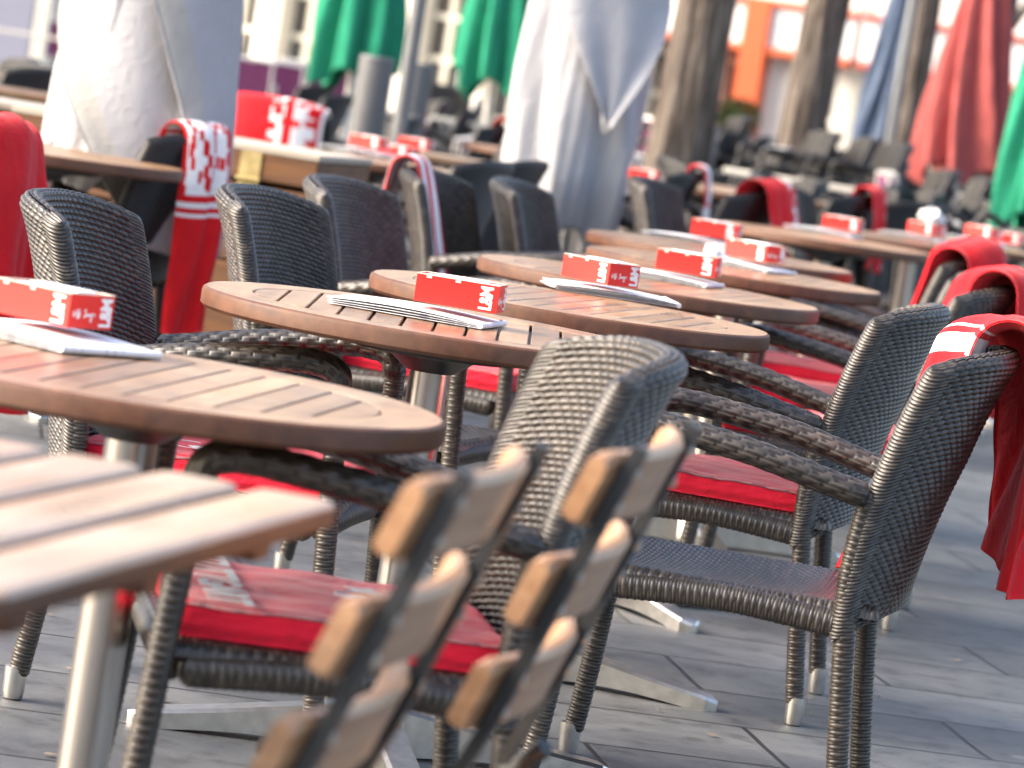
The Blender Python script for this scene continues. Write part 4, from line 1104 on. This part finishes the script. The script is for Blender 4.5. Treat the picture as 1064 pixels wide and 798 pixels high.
umbrella('closed green umbrella at the right edge', 1096, 120, 25, .62, .30, mt['green_cloth'], seed=6, flaps=False)
umbrella('slim slate blue umbrella right of the second trunk', 921, 80, 44, .55, .28, mt['blue_cloth'], seed=7, flaps=False)

# ---- posts and cylinders
def standpipe(label, px, py, Y, r, h, cat='post', name='umbrella_pole', mat=None):
    p = atY(px, py, Y); t = thing(name, label, cat, (p.x, p.y, 0))
    m = MB(); m.lathe([(r, .0), (r, h-.01), (r*.9, h)], 28); put('shaft', m.mesh('shaft', mat or mt['grey_metal']), t)
    m = MB(); m.lathe([(r*1.6, 0), (r*1.6, .02), (r*1.05, .05)], 28); put('foot_ring', m.mesh('foot_ring', mt['darkgrey']), t); return t
standpipe('grey pole rising between the two grey cylinders', 425, 70, 19, .035, 3.2)
standpipe('wide grey cylinder left of the grey pole', 386, 100, 19.5, .085, 1.14, 'cylinder', 'grey_cylinder')
standpipe('wide grey cylinder right of the grey pole', 431, 100, 23, .085, 1.13, 'cylinder', 'grey_cylinder')
standpipe('thin grey pole right of the first tree trunk', 741, 150, 30, .03, 1.0)
standpipe('thin grey pole beside the slate blue umbrella', 934, 90, 40, .05, 3.2)

# ---- trees
def tree(label, px, py, Y, r0, r1, seed, fork=None, lean=0):
    p = atY(px, py, Y); rs = random.Random(seed); t = thing('plane_tree', label, 'tree', (p.x - lean*(p.z), p.y, 0), 0, 'trees standing on the square')
    n, k = 90, 56; z = np.linspace(0, 6.5, n)[:, None]; th = np.linspace(0, 2*PI, k, endpoint=False)[None]
    r = (r1+(r0-r1)*np.exp(-z/1.6)) * (1+.05*np.sin(3*th+z)+.04*np.sin(7*th+2.3*z+seed)+.03*np.sin(15*th+.8*z)) + .10*np.exp(-z/.25)*(1+.3*np.sin(5*th))
    V = np.stack([r*np.cos(th)+lean*z, r*np.sin(th), z+0*th], -1).reshape(-1,3)
    tr = put('trunk', mesh_from('trunk', V, gridfaces(n, k, wrap=True), mt['bark']), t)
    m = MB(); tips = []
    starts = [(lean*5.6, 0, 5.6)]*5
    for q in range(6):
        a = q*PI/3+rs.random(); P = [(lean*6, 0, 5.9), (lean*6+math.cos(a)*.9, math.sin(a)*.9, 7.2), (lean*6+math.cos(a)*2.0, math.sin(a)*2.0, 8.6+rs.random())]
        m.tube(P, [r1*.6, r1*.4, .04], 10); tips.append(P[2]); tips.append(P[1])
    if fork:
        put('limbs', m.mesh('limbs', mt['bark']), tr); m = MB()
        a, z0, dx, dz = fork; P = [(lean*z0, 0, z0), (lean*z0+dx*.45, 0, z0+dz*.35), (lean*z0+dx, 0, z0+dz), (lean*z0+dx*1.6, .1, z0+dz*2.2)]; m.tube(P, [a, a*.85, a*.6, a*.4], 14)
    put('branch' if fork else 'limbs', m.mesh('limbs', mt['bark']), tr)
    v = []; f = []
    for q in range(1500):
        c = Vector(rs.choice(tips)) + Vector((rs.gauss(0, .9), rs.gauss(0, .9), rs.gauss(.3, .7))); a = Vector((rs.gauss(0,1), rs.gauss(0,1), rs.gauss(0,1))).normalized()*.07; b = a.cross(Vector((rs.random(), rs.random(), 1))).normalized()*.05
        i = len(v); v += [tuple(c-a), tuple(c+b), tuple(c+a), tuple(c-b)]; f.append((i, i+1, i+2, i+3))
    put('crown', mesh_from('crown', v, f, mt['leaf'], smooth=False), t)
    return t
tree('nearest thick tree trunk right of the middle white umbrella', 715, 100, 28, .24, .185, 1, lean=.03)
tree('second tree trunk, leaning slightly, centre right', 842, 90, 33, .20, .17, 2, lean=.035)
tree('third tree trunk forking beside the slate blue umbrella', 950, 80, 42, .17, .14, 3, fork=(.09, 1.5, .9, .9))
tree('fourth tree trunk behind the faded red umbrella', 1024, 90, 38, .20, .16, 4)

# ---- shrub in pot
p = atY(770, 102, 58); t = thing('potted_shrub', 'small green shrub in front of the orange pillar', 'plant', (p.x, p.y, 0))
m = MB(); m.lathe([(.22, 0), (.30, .62), (.33, .64), (.33, .7), (.28, .7), (.27, .62)], 20); put('pot', m.mesh('pot', mt['terracotta']), t)
v = []; f = []; rs = random.Random(5)
for q in range(900):
    d = Vector((rs.gauss(0,1), rs.gauss(0,1), rs.gauss(0,1))).normalized()*(.34*rs.random()**.4); c = Vector((0,0,1.0))+Vector((d.x, d.y, d.z*.9)); a = Vector((rs.gauss(0,1), rs.gauss(0,1), rs.gauss(0,1))).normalized()*.05; b = a.cross(Vector((.3,.2,1))).normalized()*.03
    i = len(v); v += [tuple(c-a), tuple(c+b), tuple(c+a), tuple(c-b)]; f.append((i, i+1, i+2, i+3))
put('foliage', mesh_from('foliage', v, f, mt['leaf'], smooth=False), t)

# ---- buildings closing the square
def flat(name, c, rough=.8): return varied(name, c, rough, 0, .8, .06, .1, .01, 3)
mt['plaster'] = flat('cream_plaster', (.85,.80,.70)); mt['plaster2'] = flat('pale_plaster', (.82,.80,.76)); mt['lilac'] = flat('lilac_grey_render', (.42,.40,.46))
mt['orange'] = flat('orange_red_fascia', (.62,.12,.04), .5); mt['redband'] = flat('dull_red_band', (.50,.10,.07), .5); mt['signwhite'] = flat('white_sign_panel', (.85,.84,.83), .4)
mt['tan'] = flat('tan_shutter', (.42,.36,.28)); mt['frame'] = flat('cream_window_frame', (.80,.75,.62), .5); mt['stone'] = flat('pale_stone', (.62,.56,.46)); mt['darkshop'] = flat('dark_shopfront', (.05,.045,.04), .4)
gl, gnt, gb = newmat('window_glass'); gb.inputs['Base Color'].default_value = (.05,.055,.06,1); gb.inputs['Roughness'].default_value = .08; gb.inputs['Specular IOR Level'].default_value = .8
def building(label, x0, x1, Y, hgt, wall, bays, shop=None, gh=3.6, ymat=None, depth=14, rz=0):
    t = thing('town_building', label, 'building', ((x0+x1)/2, Y, 0), rz, 'buildings around the square'); w = x1-x0
    ground = MB(); up = MB(); bw = w/bays
    # ground floor: piers and lintel, openings really recessed
    for k in range(bays+1):
        ground.box((-w/2+k*bw, .25, gh/2), (.55, .5, gh))
    put('piers', ground.mesh('piers', wall if shop is None else shop['pier']), t)
    lin = MB(); lin.box((0, .25, gh+.301), (w+.55, .5, .6)); put('lintel', lin.mesh('lintel', wall), t)
    body = MB(); body.box((0, depth/2+.9, hgt/2), (w+.5, depth, hgt)); put('core', body.mesh('core', mt['darkshop']), t)
    # upper storeys
    st = 3.3; z = gh+.6; rows = int((hgt-z)/st)
    for rI in range(rows):
        zz = z+rI*st
        up.box((0, .25, zz+.5), (w+.55, .5, 1.0)); up.box((0, .25, zz+st-.35), (w+.55, .5, .7))
        for k in range(bays+1): up.box((-w/2+k*bw, .252, zz+1.8), (bw*.52, .49, 1.62))
    put('wall', up.mesh('wall', wall), t)
    for rI in range(rows):
        for k in range(bays):
            zz = z+rI*st+1.8; x = -w/2+(k+.5)*bw; wn = MB(); ww = bw*.48
            wn.box((x, .40, zz), (ww, .04, 1.6)); pw = put('window', wn.mesh('window', gl), t)
            fm = MB()
            for s in (-1, 0, 1): fm.box((x+s*(ww/2-.04), .365, zz), (.07, .03, 1.6))
            for s in (-1, .25, 1): fm.box((x, .362, zz+s*.76), (ww-.02, .028, .07))
            put('frame', fm.mesh('frame', mt['frame']), pw)
    for k in range(bays):
        x = -w/2+(k+.5)*bw; ww = bw-.55; wn = MB(); wn.box((x, .42, gh/2), (ww, .03, gh)); pw = put('shop_window', wn.mesh('shop_window', gl), t); fm = MB()
        nb = max(2, int(ww/.9))
        for s in range(nb+1): fm.box((x-ww/2+.05+(ww-.1)*s/nb, .38, gh/2), (.13, .05, gh))
        for zz in (.15, 1.15, 2.0, 2.75, gh-.06): fm.box((x, .382, zz), (ww-.02, .045, .12))
        put('frame', fm.mesh('frame', mt['frame']), pw)
    rf = MB(); rf.box((0, depth/2+.4, hgt+.2), (w+1.2, depth+1.6, .4)); put('roof', rf.mesh('roof', mt['redband']), t)
    if shop:
        a = MB(); a.box((0, -.02, shop['z']), (w, .5, .78)); put('sign_panel', a.mesh('sign_panel', mt['signwhite']), t)
        a = MB(); a.box((0, -.05, shop['z']+.45), (w, .6, .12)); a.box((0, -.05, shop['z']-.46), (w, .6, .14)); put('sign_band', a.mesh('sign_band', shop['band']), t)
        if shop.get('pillar') is not None:
            a = MB(); a.box((shop['pillar'], -.15, 1.6), (.5, .5, 3.2)); put('pillar', a.mesh('pillar', mt['orange']), t)
    return t
BA = R(-25); B0 = atY(760, 60, 78); BD_ = Vector((math.cos(BA), math.sin(BA)))
def tline(px, P0=B0, ang=BA):
    d = ray(px, 60); dv_ = Vector((math.cos(ang), math.sin(ang)))
    # solve P0 + dv*t = k*(d.x, d.y)
    det = dv_.x*(-d.y)-(-d.x)*dv_.y; return ((-P0.x)*(-d.y)-(-d.x)*(-P0.y))/det
def place_building(label, px0, px1, *a, P0=B0, ang=BA, **k):
    t0, t1 = tline(px0, P0, ang), tline(px1, P0, ang); c = (t0+t1)/2; w = t1-t0
    x = P0.x+math.cos(ang)*c; y = P0.y+math.sin(ang)*c
    if k.get('shop') and k['shop'].get('pillar'): k['shop'] = dict(k['shop'], pillar=tline(k['shop']['pillar'], P0, ang)-c)
    return building(label, x-w/2, x+w/2, y, *a, rz=ang, **k)
place_building('cream building with orange pillar and white sign band, behind the trunks', 655, 888, 15, mt['plaster2'], 3, shop=dict(pier=mt['plaster'], z=2.75, band=mt['orange'], pillar=788), gh=3.0)
place_building('pale building with dull red sign bands at the right', 897, 1190, 14, mt['plaster2'], 4, shop=dict(pier=mt['plaster'], z=2.75, band=mt['redband']), gh=3.0)
place_building('bright cream building behind the green umbrellas', 200, 646, 16, mt['plaster'], 6, shop=None, gh=3.1)
PL = atY(-60, 60, 55)
place_building('lilac grey building in the upper left corner', -260, 95, 12, mt['lilac'], 4, shop=None, gh=3.2, P0=PL, ang=R(5))
# cream posts of the left arcade
for k, px in enumerate((45,)):
    p = atY(px, 20, 48); t = thing('cream_post', 'bright cream post in the upper left corner', 'post', (p.x, p.y, 0)); m = MB(); m.box((0,0,1.9), (.16,.16,3.8), bev=.01); put('shaft', m.mesh('shaft', mt['frame']), t)
    m = MB(); m.box((0,0,.06), (.3,.3,.12), bev=.01); put('footing', m.mesh('footing', mt['frame']), t)

# ------------------------------------------------------------------ light
w = bpy.data.worlds.new('World'); scene.world = w; w.use_nodes = True; nt = w.node_tree
sky = nt.nodes.new('ShaderNodeTexSky'); sky.sky_type = 'NISHITA'; sky.sun_disc = False
SE, AZ = R(36), R(-98)          # azimuth from +Y, clockwise; negative = left; behind the camera a little
sky.sun_elevation = SE; sky.sun_rotation = AZ; sky.air_density = 1.0; sky.dust_density = 5.0; sky.ozone_density = .25
nt.links.new(sky.outputs[0], nt.nodes['Background'].inputs['Color']); nt.nodes['Background'].inputs['Strength'].default_value = .15
sun = bpy.data.lights.new('sun', 'SUN'); so = bpy.data.objects.new('sun', sun); COL.objects.link(so)
sun.energy = 1.6; sun.angle = R(45); sun.color = (1, .94, .86)
d = Vector((math.sin(AZ)*math.cos(SE), math.cos(AZ)*math.cos(SE), math.sin(SE)))
so.rotation_euler = d.to_track_quat('Z', 'Y').to_euler()
scene.view_settings.view_transform = 'Standard'; scene.view_settings.look = 'None'; scene.view_settings.exposure = 1.78; scene.view_settings.gamma = 1
scene.cycles.use_denoising = True
scene.cycles.max_bounces = 6; scene.cycles.diffuse_bounces = 3; scene.cycles.glossy_bounces = 3
